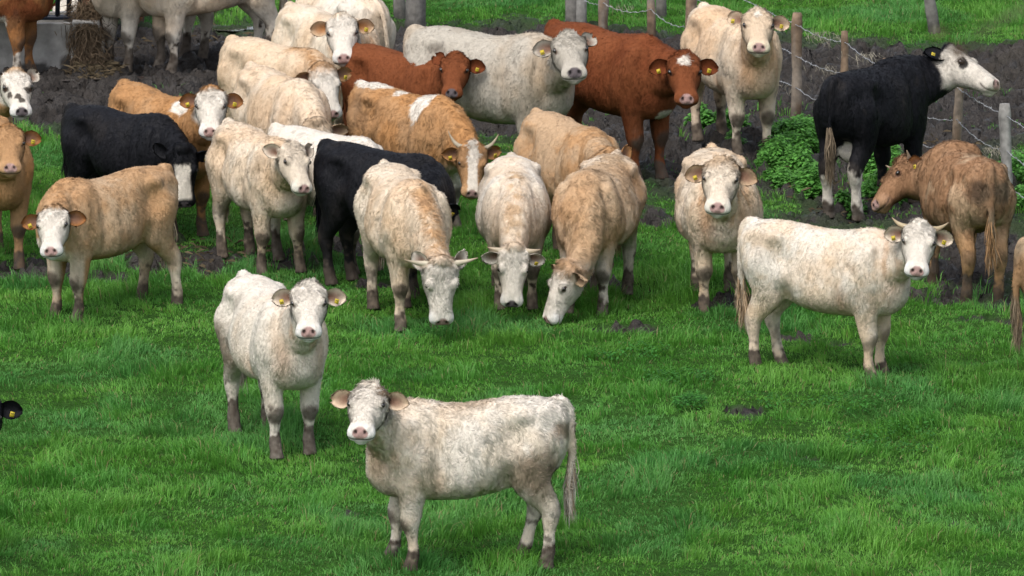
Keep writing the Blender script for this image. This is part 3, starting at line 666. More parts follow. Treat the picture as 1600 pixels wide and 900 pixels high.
cow('L', 'orange tan cow grazing, only its back and an ear visible behind two grazers', ff=(926, 420), yaw=25, poll=(954, 242), nose=(960, 322), faz=25, nl=.78, base='tan', alt='sand', altf=.55, tags='', ear=(-.4, .8), earc='orange', hair=34000)
cow('A', 'red brown cow with white patches at the concrete trough, cut by the left corner', ff=(40, 119), yaw=72, s=1.05, poll=(120, -78), nose=(165, -50), faz=90, base='red', alt='rust', altf=.45, face='white', leg='rust', tags='', patch=[(.1, -.2, .62, .3, .25, .14, 'white'), (.50, -.16, .2, .1, .1, .09, 'white'), (.3, -.3, 1.15, .08, .1, .2, 'white')], mud=.8)
cow('AZ', 'white-faced red cow feeding behind the concrete trough, pink nose down', ff=(140, 62), yaw=-20, poll=(111, 0), nose=(77, 42), faz=-45, nl=.72, base='red', face='white', tags='', hair=16000)
cow('BA', 'cream cow at the hay, forelegs deep in mud beside the feeder', ff=(184, 108), yaw=-48, poll=(150, -70), nose=(138, -30), faz=-40, base='pale', alt='pale', tags='', mud=1.8, hair=22000, leg='white')
cow('BB', 'cream cow side-on in the mud at the top, its back above the frame', ff=(258, 112), yaw=-64, s=1.06, poll=(205, -76), nose=(170, -40), faz=-70, base='pale', alt='cream', altf=.5, folds=.4, tags='', mud=1.8, hair=30000, dirt=.4, leg='white')
cow('AE', 'black cow outside the left edge, only one tagged ear reaching in', ff=(-110, 890), yaw=72, poll=(-26, 626), nose=(-30, 700), faz=0, base='black', face='black', tags='r', earc='black', eari='black', hair=16000, ear=(0, 0))

for c in COWS:
    build_cow(c)

# ------------------------------------------------------------------ the ground
def gpoly(pts): return np.array([ground(x, y)[:2] for x, y in pts])
def inside(P, poly):
    r = np.zeros(len(P), bool); n = len(poly); x, y = P[:, 0], P[:, 1]
    for i in range(n):
        x1, y1 = poly[i]; x2, y2 = poly[(i+1) % n]
        if y1 == y2: continue
        c_ = ((y1 > y) != (y2 > y)) & (x < (x2-x1)*(y-y1)/(y2-y1) + x1); r ^= c_
    return r
MUD = [gpoly([(-900, 38), (600, 38), (1060, 44), (1240, 60), (1700, 70), (2600, 75), (2600, 190), (1660, 215), (1560, 235), (1500, 262), (1430, 300), (1380, 345), (1330, 352), (1230, 347), (1185, 300), (1050, 322), (1000, 285), (905, 245), (740, 225), (560, 228), (430, 215), (150, 203), (100, 200), (-900, 216)]),
       gpoly([(1340, 300), (1600, 250), (1660, 455), (1480, 472), (1400, 440), (1335, 370)])]
def ell(cx, cy, rx, ry):
    g = ground(cx, cy); k = FPX/np.linalg.norm(g - C3)
    return g[0], g[1], rx/k, ry/(k*0.19)
BLOTS = [ell(*e) for e in ((70, 420, 110, 20), (300, 408, 110, 22), (180, 438, 60, 9), (450, 405, 60, 14), (555, 385, 60, 15), (1010, 340, 60, 14), (1160, 654, 44, 10), (1262, 718, 30, 6), (545, 801, 16, 5), (1492, 822, 13, 4), (990, 515, 60, 4),
                            (600, 440, 40, 6), (1240, 527, 34, 5), (1130, 470, 60, 8), (1560, 500, 60, 5), (930, 445, 60, 8), (1300, 535, 40, 5), (1500, 470, 90, 14))]
def mudmask(P):
    W = np.c_[fbm(P, 1.1, 301, 3), fbm(P, 1.1, 302, 3)] - .5
    Q = P + W*V(1.0, 1.8)
    soft = np.zeros(len(P))
    for k in range(5):
        o = [(0, 0), (.25, .4), (-.25, -.4), (.25, -.4), (-.25, .4)][k]
        m = np.zeros(len(P), bool)
        for pl in MUD: m |= inside(Q + V(*o), pl)
        soft += m/5
    for (cx, cy, rx, ry) in BLOTS:
        d = np.sqrt(((P[:, 0]-cx)/rx)**2 + ((P[:, 1]-cy)/ry)**2) + (fbm(P, 3.5, 311, 3)-.5)*1.6
        soft = np.maximum(soft, sstep(1.15, .75, d))
    return soft
X0, X1, Y0, Y1, DS = -7.2, 7.2, 57.5, 98.0, .036
gx = np.arange(X0, X1, DS); gy = np.arange(Y0, Y1, DS*1.3); GX, GY = np.meshgrid(gx, gy); P2 = np.c_[GX.ravel(), GY.ravel()]
mm = mudmask(P2)
P3 = np.c_[P2, np.zeros(len(P2))]
clod = 1 - np.abs(fbm(P2, 5.5, 321, 4)*2 - 1)
clod2 = fbm(P2, 13, 331, 2)
gzv = (fbm(P2, .55, 341, 2)-.5)*.10 + (fbm(P2, 2.6, 351, 2)-.5)*.05
wp_ = P2 + (np.c_[fbm(P2, 5, 325, 2), fbm(P2, 5, 326, 2)]-.5)*.35
mz_ = (fbm(P2, 2.6, 322, 2)-.5)*.16 + (np.abs(fbm(wp_*V(1, .8), 6.5, 323, 3)*2-1)**.7)*.20 + (vnoise(wp_, 11, 324)-.5)*.11 - .10
def worley(P, f, seed):
    Q = P*f; i = np.floor(Q).astype(np.int64); best = np.full(len(P), 9.0); hid = np.zeros(len(P))
    for dx in (-1, 0, 1):
        for dy in (-1, 0, 1):
            cx, cy = i[:, 0]+dx, i[:, 1]+dy; z0 = np.zeros_like(cx)
            d = np.hypot(cx + _h(cx, cy, z0, seed) - Q[:, 0], cy + _h(cx, cy, z0, seed+1) - Q[:, 1]); m = d < best
            best[m] = d[m]; hid[m] = _h(cx, cy, z0, seed+2)[m]
    return best, hid
w1, k1 = worley(wp_, 5.5, 901); w2, k2 = worley(wp_, 11, 911)
mz_ = (fbm(P2, 1.6, 322, 2)-.5)*.12 + np.sqrt(np.clip(1-(w1/.75)**2, 0, 1))*k1*.15 + np.sqrt(np.clip(1-(w2/.7)**2, 0, 1))*k2*.12 + (vnoise(wp_, 14, 324)-.5)*.06 - .13
gz = gzv*(1-mm) + (gzv*.6 + mz_ - .01)*mm
edge = np.minimum.reduce([P2[:, 0]-X0, X1-P2[:, 0], P2[:, 1]-Y0, Y1-P2[:, 1]]); gz = gz - .10*sstep(.5, 0, edge)
soil = np.array((.034, .085, .018)); mudc = np.array((.032, .0265, .023))
gn = fbm(P2, 2.2, 361, 3); gn2 = fbm(P2, 18, 362, 2)
gc = soil[None]*(1-mm[:, None]) + (mudc[None]*(.45 + .55*k2[:, None] + .5*gn2[:, None]))*mm[:, None]
ny, nx = GX.shape; ii = np.arange(ny*nx).reshape(ny, nx)
gf = np.stack([ii[:-1, :-1], ii[:-1, 1:], ii[1:, 1:], ii[1:, :-1]], -1).reshape(-1, 4)
m_, n_, b_ = new_mat('soil_and_mud'); L = n_.links.new
at = N(n_, 'ShaderNodeAttribute', attribute_name='Col'); L(at.outputs['Color'], b_.inputs['Base Color'])
tc = N(n_, 'ShaderNodeTexCoord'); no = N(n_, 'ShaderNodeTexNoise'); no.inputs['Scale'].default_value = 3.0; no.inputs['Detail'].default_value = 6
L(tc.outputs['Object'], no.inputs['Vector']); mr = N(n_, 'ShaderNodeMapRange'); mr.inputs[1].default_value = .42; mr.inputs[2].default_value = .62; mr.inputs[3].default_value = .45; mr.inputs[4].default_value = .95
L(no.outputs['Fac'], mr.inputs[0]); L(mr.outputs[0], b_.inputs['Roughness']); wa = N(n_, 'ShaderNodeAttribute', attribute_name='wet'); sm_ = N(n_, 'ShaderNodeMath', operation='MULTIPLY'); sm_.inputs[1].default_value = .42; L(wa.outputs['Fac'], sm_.inputs[0]); L(sm_.outputs[0], b_.inputs['Specular IOR Level'])
no2 = N(n_, 'ShaderNodeTexNoise'); no2.inputs['Scale'].default_value = 13; no2.inputs['Detail'].default_value = 7; L(tc.outputs['Object'], no2.inputs['Vector'])
bp = N(n_, 'ShaderNodeBump'); bp.inputs['Distance'].default_value = .10; L(no2.outputs['Fac'], bp.inputs['Height']); L(bp.outputs[0], b_.inputs['Normal'])
M_SOIL = m_
link('ground', mesh_from('ground', np.c_[P2, gz], gf, np.full(len(gf), 4), M_SOIL, gc, {'wet': np.repeat(mm[:, None], 3, 1)}), kind='structure')
def gheight(P):
    fx = np.clip((P[:, 0]-X0)/DS, 0, nx-2); fy = np.clip((P[:, 1]-Y0)/(DS*1.3), 0, ny-2)
    G = gz.reshape(ny, nx); i, j = fy.astype(int), fx.astype(int); a, b = fy-i, fx-j
    return G[i, j]*(1-a)*(1-b) + G[i+1, j]*a*(1-b) + G[i, j+1]*(1-a)*b + G[i+1, j+1]*a*b
# wide pasture sheet reaching the horizon, a little lower, with a hole-free overlap
fb = MB(); S_ = 900.0
xs = [-S_, -200, -60, -20, X0+.3, X1-.3, 20, 60, 200, S_]; ys = [-S_, -100, 0, 30, 50, Y0+.3, Y1-.3, 110, 140, 250, S_]
vv = [(x, y, -.16) for y in ys for x in xs]; nfx = len(xs)
ff_ = [[j*nfx+i, j*nfx+i+1, (j+1)*nfx+i+1, (j+1)*nfx+i] for j in range(len(ys)-1) for i in range(nfx-1)]
fb.add(vv, ff_); M_FAR = flat_mat('pasture', (.045, .11, .018), .9, .1, .35, 1.5)
link('pasture', fb.mesh('pasture', M_FAR), kind='structure')

# ------------------------------------------------------------------ grass
def frustum_pts(n, y0=59.5, y1=96.0, margin=1.3):
    Y = y0 + (y1-y0)*rng.random(int(n*1.5)); k = .0655*Y + margin; X = (rng.random(len(Y))*2-1)*(.0655*y1+margin)
    keep = np.abs(X) < k; return np.c_[X[keep], Y[keep]]
TC = frustum_pts(92000); nz = fbm(TC, .8, 401, 3); nf = fbm(TC, 3.2, 402, 2)
mk = mudmask(TC)
far_mud = TC[:, 1] > 79.0
keep = (mk < .5) & ((rng.random(len(TC)) > mk*1.5))
spr = (~keep) & (rng.random(len(TC)) < np.where((TC[:, 1] < 84), .16, .0)*sstep(.52, .62, fbm(TC, 1.6, 403, 2)))
keep |= spr
TC = TC[keep]; nz = nz[keep]; nf = nf[keep]; nt_ = len(TC)
tuft = sstep(.50, .70, fbm(TC, 2.6, 405, 3)*.75 + nz*.25)
hgt = .030 + .026*rng.random(nt_) + .135*tuft*rng.random(nt_)**.6 + .05*(nz-.5)
near = TC[:, 1] < 82
BPT = 12
nb__ = nt_*BPT
ti = np.repeat(np.arange(nt_), BPT)
ang = rng.random(nb__)*2*pi; rad = np.abs(rng.normal(0, .042, nb__))
bx_ = TC[ti, 0] + np.cos(ang)*rad; by_ = TC[ti, 1] + np.sin(ang)*rad
base = np.c_[bx_, by_, gheight(np.c_[bx_, by_]) - .012]
h_ = hgt[ti]*(.55 + .75*rng.random(nb__)); 
wdir = (fbm(TC, .9, 411, 2)*4*pi)[ti]
lean = np.c_[np.cos(ang)*rad*9 + .32*np.cos(wdir) + rng.normal(0, .35, nb__), np.sin(ang)*rad*9 + .32*np.sin(wdir) + rng.normal(0, .35, nb__)]
lean *= .85
sdv = np.c_[rng.normal(0, 1, (nb__, 2)), np.zeros(nb__)]; sdv[:, 1] *= .4; sdv = nrm2(sdv)*(.0020 + .0024*rng.random((nb__, 1)))
mid = base + np.c_[lean*(h_*.28)[:, None], h_*.62]; tip = base + np.c_[lean*(h_*1.05)[:, None], h_*(.95 - .12*np.abs(lean).sum(1).clip(0, 2))]
GV = np.empty((nb__*5, 3)); GV[0::5] = base - sdv; GV[1::5] = base + sdv; GV[2::5] = mid + sdv*.8; GV[3::5] = mid - sdv*.8; GV[4::5] = tip
k5 = np.arange(nb__)[:, None]*5
flat = np.hstack([k5, k5+1, k5+2, k5+3, k5+3, k5+2, k5+4]).ravel(); szs = np.tile([4, 3], nb__)
gA, gB, gD = np.array((.090, .300, .040)), np.array((.165, .40, .055)), np.array((.080, .27, .085))
hue = np.clip(fbm(TC, 1.7, 421, 3)*1.6 - .3 + rng.normal(0, .16, nt_), 0, 1)[:, None]
tc_ = gA*(1-hue) + gB*hue; cool = sstep(.52, .68, fbm(TC, .9, 431, 3))[:, None]; tc_ = tc_*(1-cool*.45) + gD*cool*.45
bc = tc_[ti]*(.72 + .5*rng.random((nb__, 1)))
dry = rng.random(nb__) < .03; bc[dry] = (.30, .26, .12)
link('grass', mesh_from('grass', GV, flat, szs, M_GRASS, np.repeat(bc, 5, 0), smooth=False), kind='stuff', label='thick green pasture grass growing in uneven tufts', category='grass')

# ------------------------------------------------------------------ nettles and low weeds
def leaf_patch(name, regions, n, hmax, mat, label, col, size=.045):
    Vv, Cc = [], []
    for (x, y, rx, ry, k, hm) in regions:
        cx, cy, ax_, ay_ = ell(x, y, rx, ry); m = int(n*k)
        a = rng.random(m)*2*pi; r = np.sqrt(rng.random(m)); p = np.c_[cx + ax_*r*np.cos(a), cy + ay_*r*np.sin(a)]
        nn_ = fbm(p, 2.4, 501, 3); kp = nn_ + .16*(1-r) > .56; p = p[kp]; r = r[kp]; nn_ = nn_[kp]; m = len(p); dome = np.sqrt(np.clip(1.02-r*r, 0, 1))*sstep(.30, .75, nn_)*1.3; z = gheight(p) + .5*hm*dome*(1 - .9*rng.random(m)**1.2) + .02 + .06*rng.random(m)
        c_ = np.c_[p, z]; az = rng.random(m)*2*pi; d = np.c_[np.cos(az), np.sin(az), -.15-.5*rng.random(m)]; d = nrm2(d)
        sdd = nrm2(np.cross(d, V(0, 0, 1)) + rng.normal(0, .15, (m, 3))); Ls = (size*(.6+.8*rng.random((m, 1)))); up = np.cross(sdd, d)
        q = [c_, c_ + d*Ls*.45 + sdd*Ls*.36 + up*Ls*.08, c_ + d*Ls, c_ + d*Ls*.45 - sdd*Ls*.36 + up*Ls*.08]
        vv = np.empty((m*4, 3)); [vv.__setitem__(slice(i, None, 4), q[i]) for i in range(4)]
        Vv.append(vv); Cc.append(np.repeat(np.array(col)[None]*(.55+.85*rng.random((m, 1))), 4, 0))
    vv = np.vstack(Vv); m = len(vv)//4; k = np.arange(m)[:, None]*4
    f = np.hstack([k, k+1, k+2, k, k+2, k+3]).ravel()
    link(name, mesh_from(name, vv, f, np.full(m*2, 3), mat, np.vstack(Cc), smooth=False), kind='stuff', label=label, category='weeds')
leaf_patch('nettles', [(1225, 262, 42, 34, 1.3, .34), (1250, 225, 45, 26, 1.2, .34), (1195, 215, 60, 18, .9, .25), (1120, 195, 50, 12, .6, .22), (1265, 290, 28, 30, .8, .34), (1370, 262, 40, 24, .8, .3), (1380, 300, 45, 20, .6, .26), (1600, 275, 45, 28, .9, .3), (1600, 320, 40, 20, .6, .28), (1330, 318, 30, 12, .4, .16)],
           8000, .3, M_GRASS, 'low bank of leafy green nettles along the fence foot', (.12, .33, .06), .046)
leaf_patch('clover', [(1290, 625, 130, 30, .5, .09), (1400, 680, 90, 30, .35, .08), (1060, 600, 60, 14, .15, .07), (1075, 640, 30, 10, .15, .10), (980, 560, 80, 14, .2, .07), (1530, 300, 60, 20, .3, .15), (690, 520, 50, 10, .1, .07)],
           4200, .1, M_GRASS, 'small round-leaved weeds scattered low in the grass', (.05, .20, .028), .03)
# dead stalks lying over the mud and straw by the feeder
def straw(name, regions, n, length, col, label, hmax=.05, down=False):
    Vv, Cc = [], []
    for (x, y, rx, ry, k) in regions:
        cx, cy, ax_, ay_ = ell(x, y, rx, ry); m = int(n*k); a = rng.random(m)*2*pi; r = np.sqrt(rng.random(m))
        p = np.c_[cx + ax_*r*np.cos(a), cy + ay_*r*np.sin(a)]; c_ = np.c_[p, gheight(p) + .01 + hmax*rng.random(m)]
        az = rng.random(m)*2*pi; d = np.c_[np.cos(az), np.sin(az)*1.0, rng.normal(0, .25, m)]*length*(.5+rng.random((m, 1)))
        sd2 = np.tile(V(0, 0, .004), (m, 1)); vv = np.empty((m*4, 3)); vv[0::4] = c_-sd2; vv[1::4] = c_+sd2; vv[2::4] = c_+d*.5+sd2+V(0, 0, .015); vv[3::4] = c_+d
        Vv.append(vv); Cc.append(np.repeat(np.array(col)[None]*(.5+.9*rng.random((m, 1))), 4, 0))
    vv = np.vstack(Vv); m = len(vv)//4; k = np.arange(m)[:, None]*4; f = np.hstack([k, k+1, k+2, k+3]).ravel()
    link(name, mesh_from(name, vv, f, np.full(m, 4), M_HAY, np.vstack(Cc), smooth=False), kind='stuff', label=label, category='straw')
straw('trampled_straw', [(150, 112, 45, 10, 1.0), (150, 105, 30, 8, 1.0), (250, 60, 150, 20, .15), (480, 225, 200, 20, .1), (1300, 300, 80, 40, .12), (1480, 250, 100, 50, .15), (300, 400, 160, 25, .25)], 520, .10, (.15, .115, .07), 'loose trampled straw at the foot of the feeder and in mud')

# ------------------------------------------------------------------ puddles
M_WATER = flat_mat('muddy_water', (.09, .08, .075), .08, .6, .15, 3)
def puddle(x, y, rx, ry, z, label):
    cx, cy, ax_, ay_ = ell(x, y, rx, ry); b = MB(); n = 48
    z = float(np.percentile(gheight(np.c_[cx + ax_*(rng.random(400)*2-1)*.7, cy + ay_*(rng.random(400)*2-1)*.7]), 62))
    vs = [(cx, cy, z)]; 
    for i in range(n):
        a = 2*pi*i/n; r = 1 + .25*sin(3*a+x) + .12*sin(7*a+y); vs.append((cx + ax_*r*cos(a), cy + ay_*r*sin(a), z))
    b.add(vs, [[0, 1+i, 1+(i+1) % n] for i in range(n)]); link('puddle', b.mesh('puddle', M_WATER), kind='structure', label=label)
puddle(115, 119, 115, 6, .012, 'shallow puddle in front of the feeder')
puddle(372, 44, 42, 5, .012, 'shallow puddle at the top beyond the cattle')
puddle(640, 66, 40, 4, -.01, 'small wet patch')

# ------------------------------------------------------------------ fence
def post_mesh(base, h, r, lean=(0, 0), col=(.19, .15, .12), seed=0, square=False):
    e = MB(); n = 14; t = np.linspace(-.15, 1, n)
    rs = r*(1 + .06*np.sin(t*9+seed) + .05*np.sin(t*23+seed*2)); rs[-1] *= .86
    P = np.array([(lean[0]*q, lean[1]*q, h*q) for q in t]); P[:, 0] += .008*np.sin(t*5+seed)
    e.tube(P, rs, 4 if square else 12, 3.2 if square else 2.2)
    v = np.vstack(e.v); f = e.f
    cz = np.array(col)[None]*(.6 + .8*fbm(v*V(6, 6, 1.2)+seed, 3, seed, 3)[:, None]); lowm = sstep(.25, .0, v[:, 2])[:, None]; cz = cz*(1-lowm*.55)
    pale = sstep(.55, .7, fbm(v*V(3, 3, .8)+seed*3, 3, 9, 2))[:, None]*.5; cz = cz*(1-pale) + np.array((.30, .28, .25))*pale
    return mesh_from('post', v + np.asarray(base), [i for q in f for i in q], [len(q) for q in f], M_WOOD, cz)
POSTS = [(905, 42, 1.2, .075), (943, 52, 1.15, .058), (1017, 62, 1.15, .047), (1080, 86, 1.1, .058), (1243, 183, 1.09, .055), (1320, 212, 1.08, .040), (1385, 253, 1.05, .046), (1494, 286, 1.07, .045), (1572, 343, 1.13, .056), (1680, 400, 1.1, .05)]
fo = ground(1243, 183); fence = empty('wire_fence', tuple(fo), 0, label='barbed wire fence on rough timber posts running diagonally behind the cattle', category='fence')
pb = []
for k, (x, y, h, r) in enumerate(POSTS):
    g = ground(x, y); pb.append((g, h)); 
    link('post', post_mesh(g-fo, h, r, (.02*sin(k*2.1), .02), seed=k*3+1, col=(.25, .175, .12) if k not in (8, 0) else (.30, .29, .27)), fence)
M_WOOL = attr_mat('wool', rough=.9, spec=.1, var=.2)
for wi, frac in enumerate((.90, .60, .30)):
    e = MB()
    for k in range(len(pb)-1):
        a, b = pb[k][0].copy(), pb[k+1][0].copy(); a[2] = pb[k][1]*frac; b[2] = pb[k+1][1]*frac; a[1] -= POSTS[k][3]+.006; b[1] -= POSTS[k+1][3]+.006
        m = 24; t = np.linspace(0, 1, m); sag = -.06*(1-frac*.5)*4*t*(1-t)*(1 + .5*sin(k*7+wi*3))
        P = a[None]*(1-t[:, None]) + b[None]*t[:, None]; P[:, 2] += sag + .006*np.sin(t*40+k)
        e.tube(P - fo, np.full(m, .0034), 5)
        Lw = np.linalg.norm(b-a); nbb = int(Lw/.11)
        for q in range(1, nbb):
            p = np.array([np.interp(q/nbb, t, P[:, i]) for i in range(3)]) - fo
            for s_ in range(2):
                d = nrm(rng.normal(0, 1, 3))*.018; e.tube(np.array([p-d, p, p+d]), [.0014, .0024, .0014], 4)
    link('wire', e.mesh('wire', M_WIRE), fence)
    # caught hair and grass stalks hang on the wire
hv, hcz = [], []
for (x, y, k) in ((1275, 62, 40), (1290, 75, 30), (1340, 95, 40), (1300, 130, 20), (1280, 120, 20), (1570, 215, 60), (960, 60, 20), (1400, 160, 15), (1240, 120, 25)):
    # nearest wire point in picture sense is computed in the world: step along the wires
    best = None
    for kk in range(len(pb)-1):
        for fr in (.90, .60, .30):
            for t in np.linspace(0, 1, 30):
                a, b = pb[kk][0].copy(), pb[kk+1][0].copy(); a[2] = pb[kk][1]*fr; b[2] = pb[kk+1][1]*fr; p = a*(1-t)+b*t
                px, py = project(p); d = (px-x)**2+(py-y)**2
                if best is None or d < best[0]: best = (d, p)
    p0 = best[1]
    for _ in range(k):
        p = p0 + V(rng.normal(0, .09), -.07, rng.normal(0, .012)); d = nrm(V(rng.normal(0, .7), rng.normal(0, .3), -1))*(.04+.10*rng.random())
        m1 = p + d*.5 + rng.normal(0, .02, 3); s_ = V(.0016, 0, .001); hv.append([p-s_, p+s_, m1+s_, m1-s_]); hv.append([m1-s_, m1+s_, p+d+s_*.3, p+d-s_*.3]); hcz += [(.36, .33, .26)]*8
hv = np.array(hv).reshape(-1, 3) - fo
link('caught_hair', mesh_from('caught_hair', hv, np.arange(len(hv)), np.full(len(hv)//4, 4), M_WOOL, np.array(hcz), smooth=False), fence, kind='stuff')
for (x, y, h, r, ln, lb, sq) in ((648, 47, 1.3, .11, (.02, 0), 'thick weathered grey post standing behind the white cow at top middle', True), (625, 30, 1.3, .07, (-.03, 0), 'darker post just left of the thick grey post at top', False),
                             (1459, 50, 1.1, .065, (-.16, .02), 'leaning grey post alone in the far grass at top right', False), (1033, 28, 1.2, .06, (0, 0), 'short dark stump post in far grass behind the fence line', False), (893, 42, 1.2, .075, (0, 0), 'dark round post beside the pale strainer post of the wire fence', False)):
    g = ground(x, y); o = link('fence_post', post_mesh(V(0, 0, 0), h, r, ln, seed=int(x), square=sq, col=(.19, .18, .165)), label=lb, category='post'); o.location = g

# ------------------------------------------------------------------ feeder
M_CONC = attr_mat('stained_concrete', rough=.9, spec=.2, bump=.015, bscale=14, var=.35, vscale=6)
M_STEEL = flat_mat('painted_steel', (.018, .026, .045), .5, .4, .3, 20)
gl, gr = ground(-260, 109), ground(157, 109)
tr = empty('feed_trough', tuple((gl+gr)/2), 0, label='low stained concrete trough with mud splashes at the top left', category='trough')
def wall(x0, x1, y0, y1, z0, z1):
    nx_, nz_ = max(2, int((x1-x0)/.03)), max(2, int((z1-z0)/.03)); e = MB()
    def sheet(A, B, Cc, n1, n2):
        vs = [np.asarray(A) + (np.asarray(B)-A)*i/n1 + (np.asarray(Cc)-A)*j/n2 for j in range(n2+1) for i in range(n1+1)]
        e.add(vs, [[j*(n1+1)+i, j*(n1+1)+i+1, (j+1)*(n1+1)+i+1, (j+1)*(n1+1)+i] for j in range(n2) for i in range(n1)])
    sheet(V(x0, y0, z0), V(x1, y0, z0), V(x0, y0, z1), nx_, nz_); sheet(V(x1, y1, z0), V(x0, y1, z0), V(x1, y1, z1), nx_, nz_)
    sheet(V(x0, y0, z1), V(x1, y0, z1), V(x0, y1, z1), nx_, 4); sheet(V(x0, y1, z0), V(x0, y0, z0), V(x0, y1, z1), 4, nz_); sheet(V(x1, y0, z0), V(x1, y1, z0), V(x1, y0, z1), 4, nz_)
    v = np.vstack(e.v); n1 = fbm(v, 2.6, 601, 4); n2 = fbm(v*V(1, 1, .5), 6, 602, 3)
    v = v + (fbm(v, 5, 603, 3)[:, None]-.5)*.02
    cc = np.array((.38, .37, .35))[None]*(.7+.6*n2[:, None]); st = sstep(.60, .66, n1 + .10*sstep(.25, 0, v[:, 2] - z0) - .03)[:, None]; cc = cc*(1-st*.88) + np.array((.05, .045, .042))*st*.88
    return mesh_from('wall', v, [i for q in e.f for i in q], [4]*len(e.f), M_CONC, cc, smooth=False)
Wt = (gr[0]-gl[0])/2
link('front_wall', wall(-Wt, Wt-.32, 0, .09, -.1, .50), tr); link('end_block', wall(Wt-.30, Wt, -.05, .16, -.1, .52), tr)
link('back_wall', wall(-Wt, Wt, .75, .84, -.1, .50), tr); link('trough_floor', wall(-Wt+.01, Wt-.01, .10, .74, .02, .08), tr)
# hay heap spilling over the trough
m = 2600; tX = rng.random(m); hx_ = Wt - .13 + rng.normal(0, .085, m) ; drop = rng.random(m)
c_ = np.c_[hx_, .35 - drop*.5 + rng.normal(0, .05, m), .62*(1-drop**1.5) + rng.normal(0, .05, m) + .04]
c_[:, 2] = np.maximum(c_[:, 2], .0); c_[:, 1] = np.where(c_[:, 2] < .52, np.minimum(c_[:, 1], -.06 - .05*rng.random(m)), c_[:, 1])
d = nrm2(np.c_[rng.normal(0, .5, m), rng.normal(0, .35, m), -1.0*np.ones(m) + rng.normal(0, .6, m)])*(.10 + .14*rng.random((m, 1)))
s_ = nrm2(rng.normal(0, 1, (m, 3)))*.004; md_ = c_ + d*.5 + rng.normal(0, .02, (m, 3)); vv = np.empty((m*5, 3)); vv[0::5] = c_-s_; vv[1::5] = c_+s_; vv[2::5] = md_+s_; vv[3::5] = md_-s_; vv[4::5] = c_+d
k5 = np.arange(m)[:, None]*5; cz = np.repeat(np.array((.18, .13, .085))[None]*(.45+.9*rng.random((m, 1))), 5, 0)
ho = link('hay', mesh_from('hay', vv, np.hstack([k5, k5+1, k5+2, k5+3, k5+3, k5+2, k5+4]).ravel(), np.tile([4, 3], m), M_HAY, cz, smooth=False), kind='stuff', label='brown hay hanging over the end of the concrete trough', category='hay')
ho.location = tr.location
fr = empty('feed_rail', tuple(tr.location), 0, label='dark blue steel feeding rail above the hay at the top left', category='feeder')
for x in np.arange(Wt-.72, Wt+.06, .12):
    e = MB(); e.tube([(x, .42, .5), (x+.02, .40, 1.0), (x+.02, .40, 1.45)], [.026, .026, .026], 10, ref=V(1, 0, 0)); link('rail_bar', e.mesh('rail_bar', M_STEEL), fr)
for z in (.50, 1.45):
    e = MB(); e.tube([(Wt-1.2, .42-.02*(z > 1), z), (Wt-.5, .42-.02*(z > 1), z), (Wt+.1, .42-.02*(z > 1), z)], [.028]*3, 10, ref=V(0, 0, 1)); link('cross_rail', e.mesh('cross_rail', M_STEEL), fr)
for x in (Wt-1.15, Wt+.05):
    e = MB(); e.tube([(x, .48, -.1), (x, .48, .8), (x, .48, 1.5)], [.03]*3, 10, ref=V(1, 0, 0)); link('upright', e.mesh('upright', M_STEEL), fr)

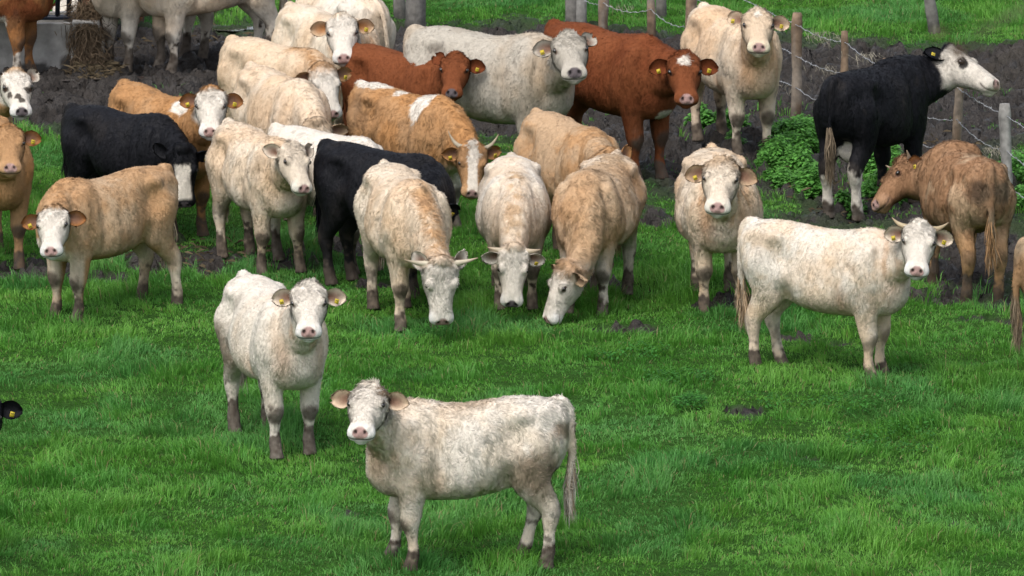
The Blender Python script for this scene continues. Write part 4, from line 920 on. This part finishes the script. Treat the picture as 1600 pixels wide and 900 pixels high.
# ------------------------------------------------------------------ the tree the photographer looks past: its twig ends hang in front of the right edge
M_LEAF = attr_mat('tree_leaf', rough=.5, spec=.3, var=.2, vscale=6, trans=.3)
trx = V(1.55, 9.2, 0); tre = empty('tree', tuple(trx), 0, label='thin autumn tree close by, only blurred twig ends showing at the right', category='tree')
e = MB(); tz = np.linspace(-.2, 15.2, 40); e.tube(np.c_[.10*np.sin(tz*.5), .08*np.cos(tz*.4), tz], .11*(1-np.clip(tz, 0, 16)/15.6)+.008, 10, ref=V(1, 0, 0))
lv_, lc_ = [], []
r2 = np.random.default_rng(31)
def limb(a, b, r0, n=10, wob=.05):
    t = np.linspace(0, 1, n)[:, None]; P = a*(1-t) + b*t; P[:, 2] += .10*np.sin(t[:, 0]*pi)*np.linalg.norm(b-a)*.5
    P[1:] += r2.normal(0, wob, (n-1, 3))*t[1:]; e.tube(P, r0*(1-.85*t[:, 0]), 5, ref=V(.2, .3, .93)); return P
def leaves(P, n, size, cols):
    for _ in range(n):
        p = P[r2.integers(len(P)//3, len(P))] + r2.normal(0, .02, 3); d = nrm(r2.normal(0, 1, 3) + V(0, 0, -.5)); q = nrm(np.cross(d, r2.normal(0, 1, 3))); sz = size*(.6+.7*r2.random())
        lv_.append([p, p + d*sz*.5 + q*sz*.3, p + d*sz, p + d*sz*.5 - q*sz*.3]); lc_.extend([cols[r2.integers(len(cols))]]*4)
GREEN, RED = [(.07, .10, .03), (.10, .11, .03), (.05, .07, .03)], [(.15, .055, .035), (.11, .06, .035), (.09, .09, .03)]
for k in range(46):
    z = 3 + 12*r2.random(); az = r2.random()*2*pi; ln_ = (.5 + 1.2*r2.random())*(1.1 - z/18)
    a = V(.10*sin(z*.5), .08*cos(z*.4), z); b = a + V(cos(az), sin(az), .35)*ln_
    if cos(az) < -.3: b = a + V(-.55, .8*sin(az), .3)*ln_
    P = limb(a, b, .014); leaves(P, 26, .035, GREEN)
for (tx, tzz, n, cols) in ((.56, 12.76, 8, RED), (.552, 12.63, 10, RED), (.51, 12.68, 6, GREEN), (.50, 12.74, 5, GREEN), (.53, 12.71, 6, RED)):
    a = V(.10*sin(tzz*.5), .08*cos(tzz*.4), tzz+.35); b = V(tx - trx[0], -.2 + .2*r2.random(), tzz)
    P = limb(a, b, .006, 12, .02); leaves(P[7:], n, .024, cols)
link('trunk', e.mesh('trunk', flat_mat('bark', (.11, .09, .07), .9, .1, .4, 12, .01)), tre)
lv_ = np.array(lv_).reshape(-1, 3); m = len(lv_)//4; k = np.arange(m)[:, None]*4
link('crown', mesh_from('crown', lv_, np.hstack([k, k+1, k+2, k+3]).ravel(), np.full(m, 4), M_LEAF, np.array(lc_), smooth=False), tre)
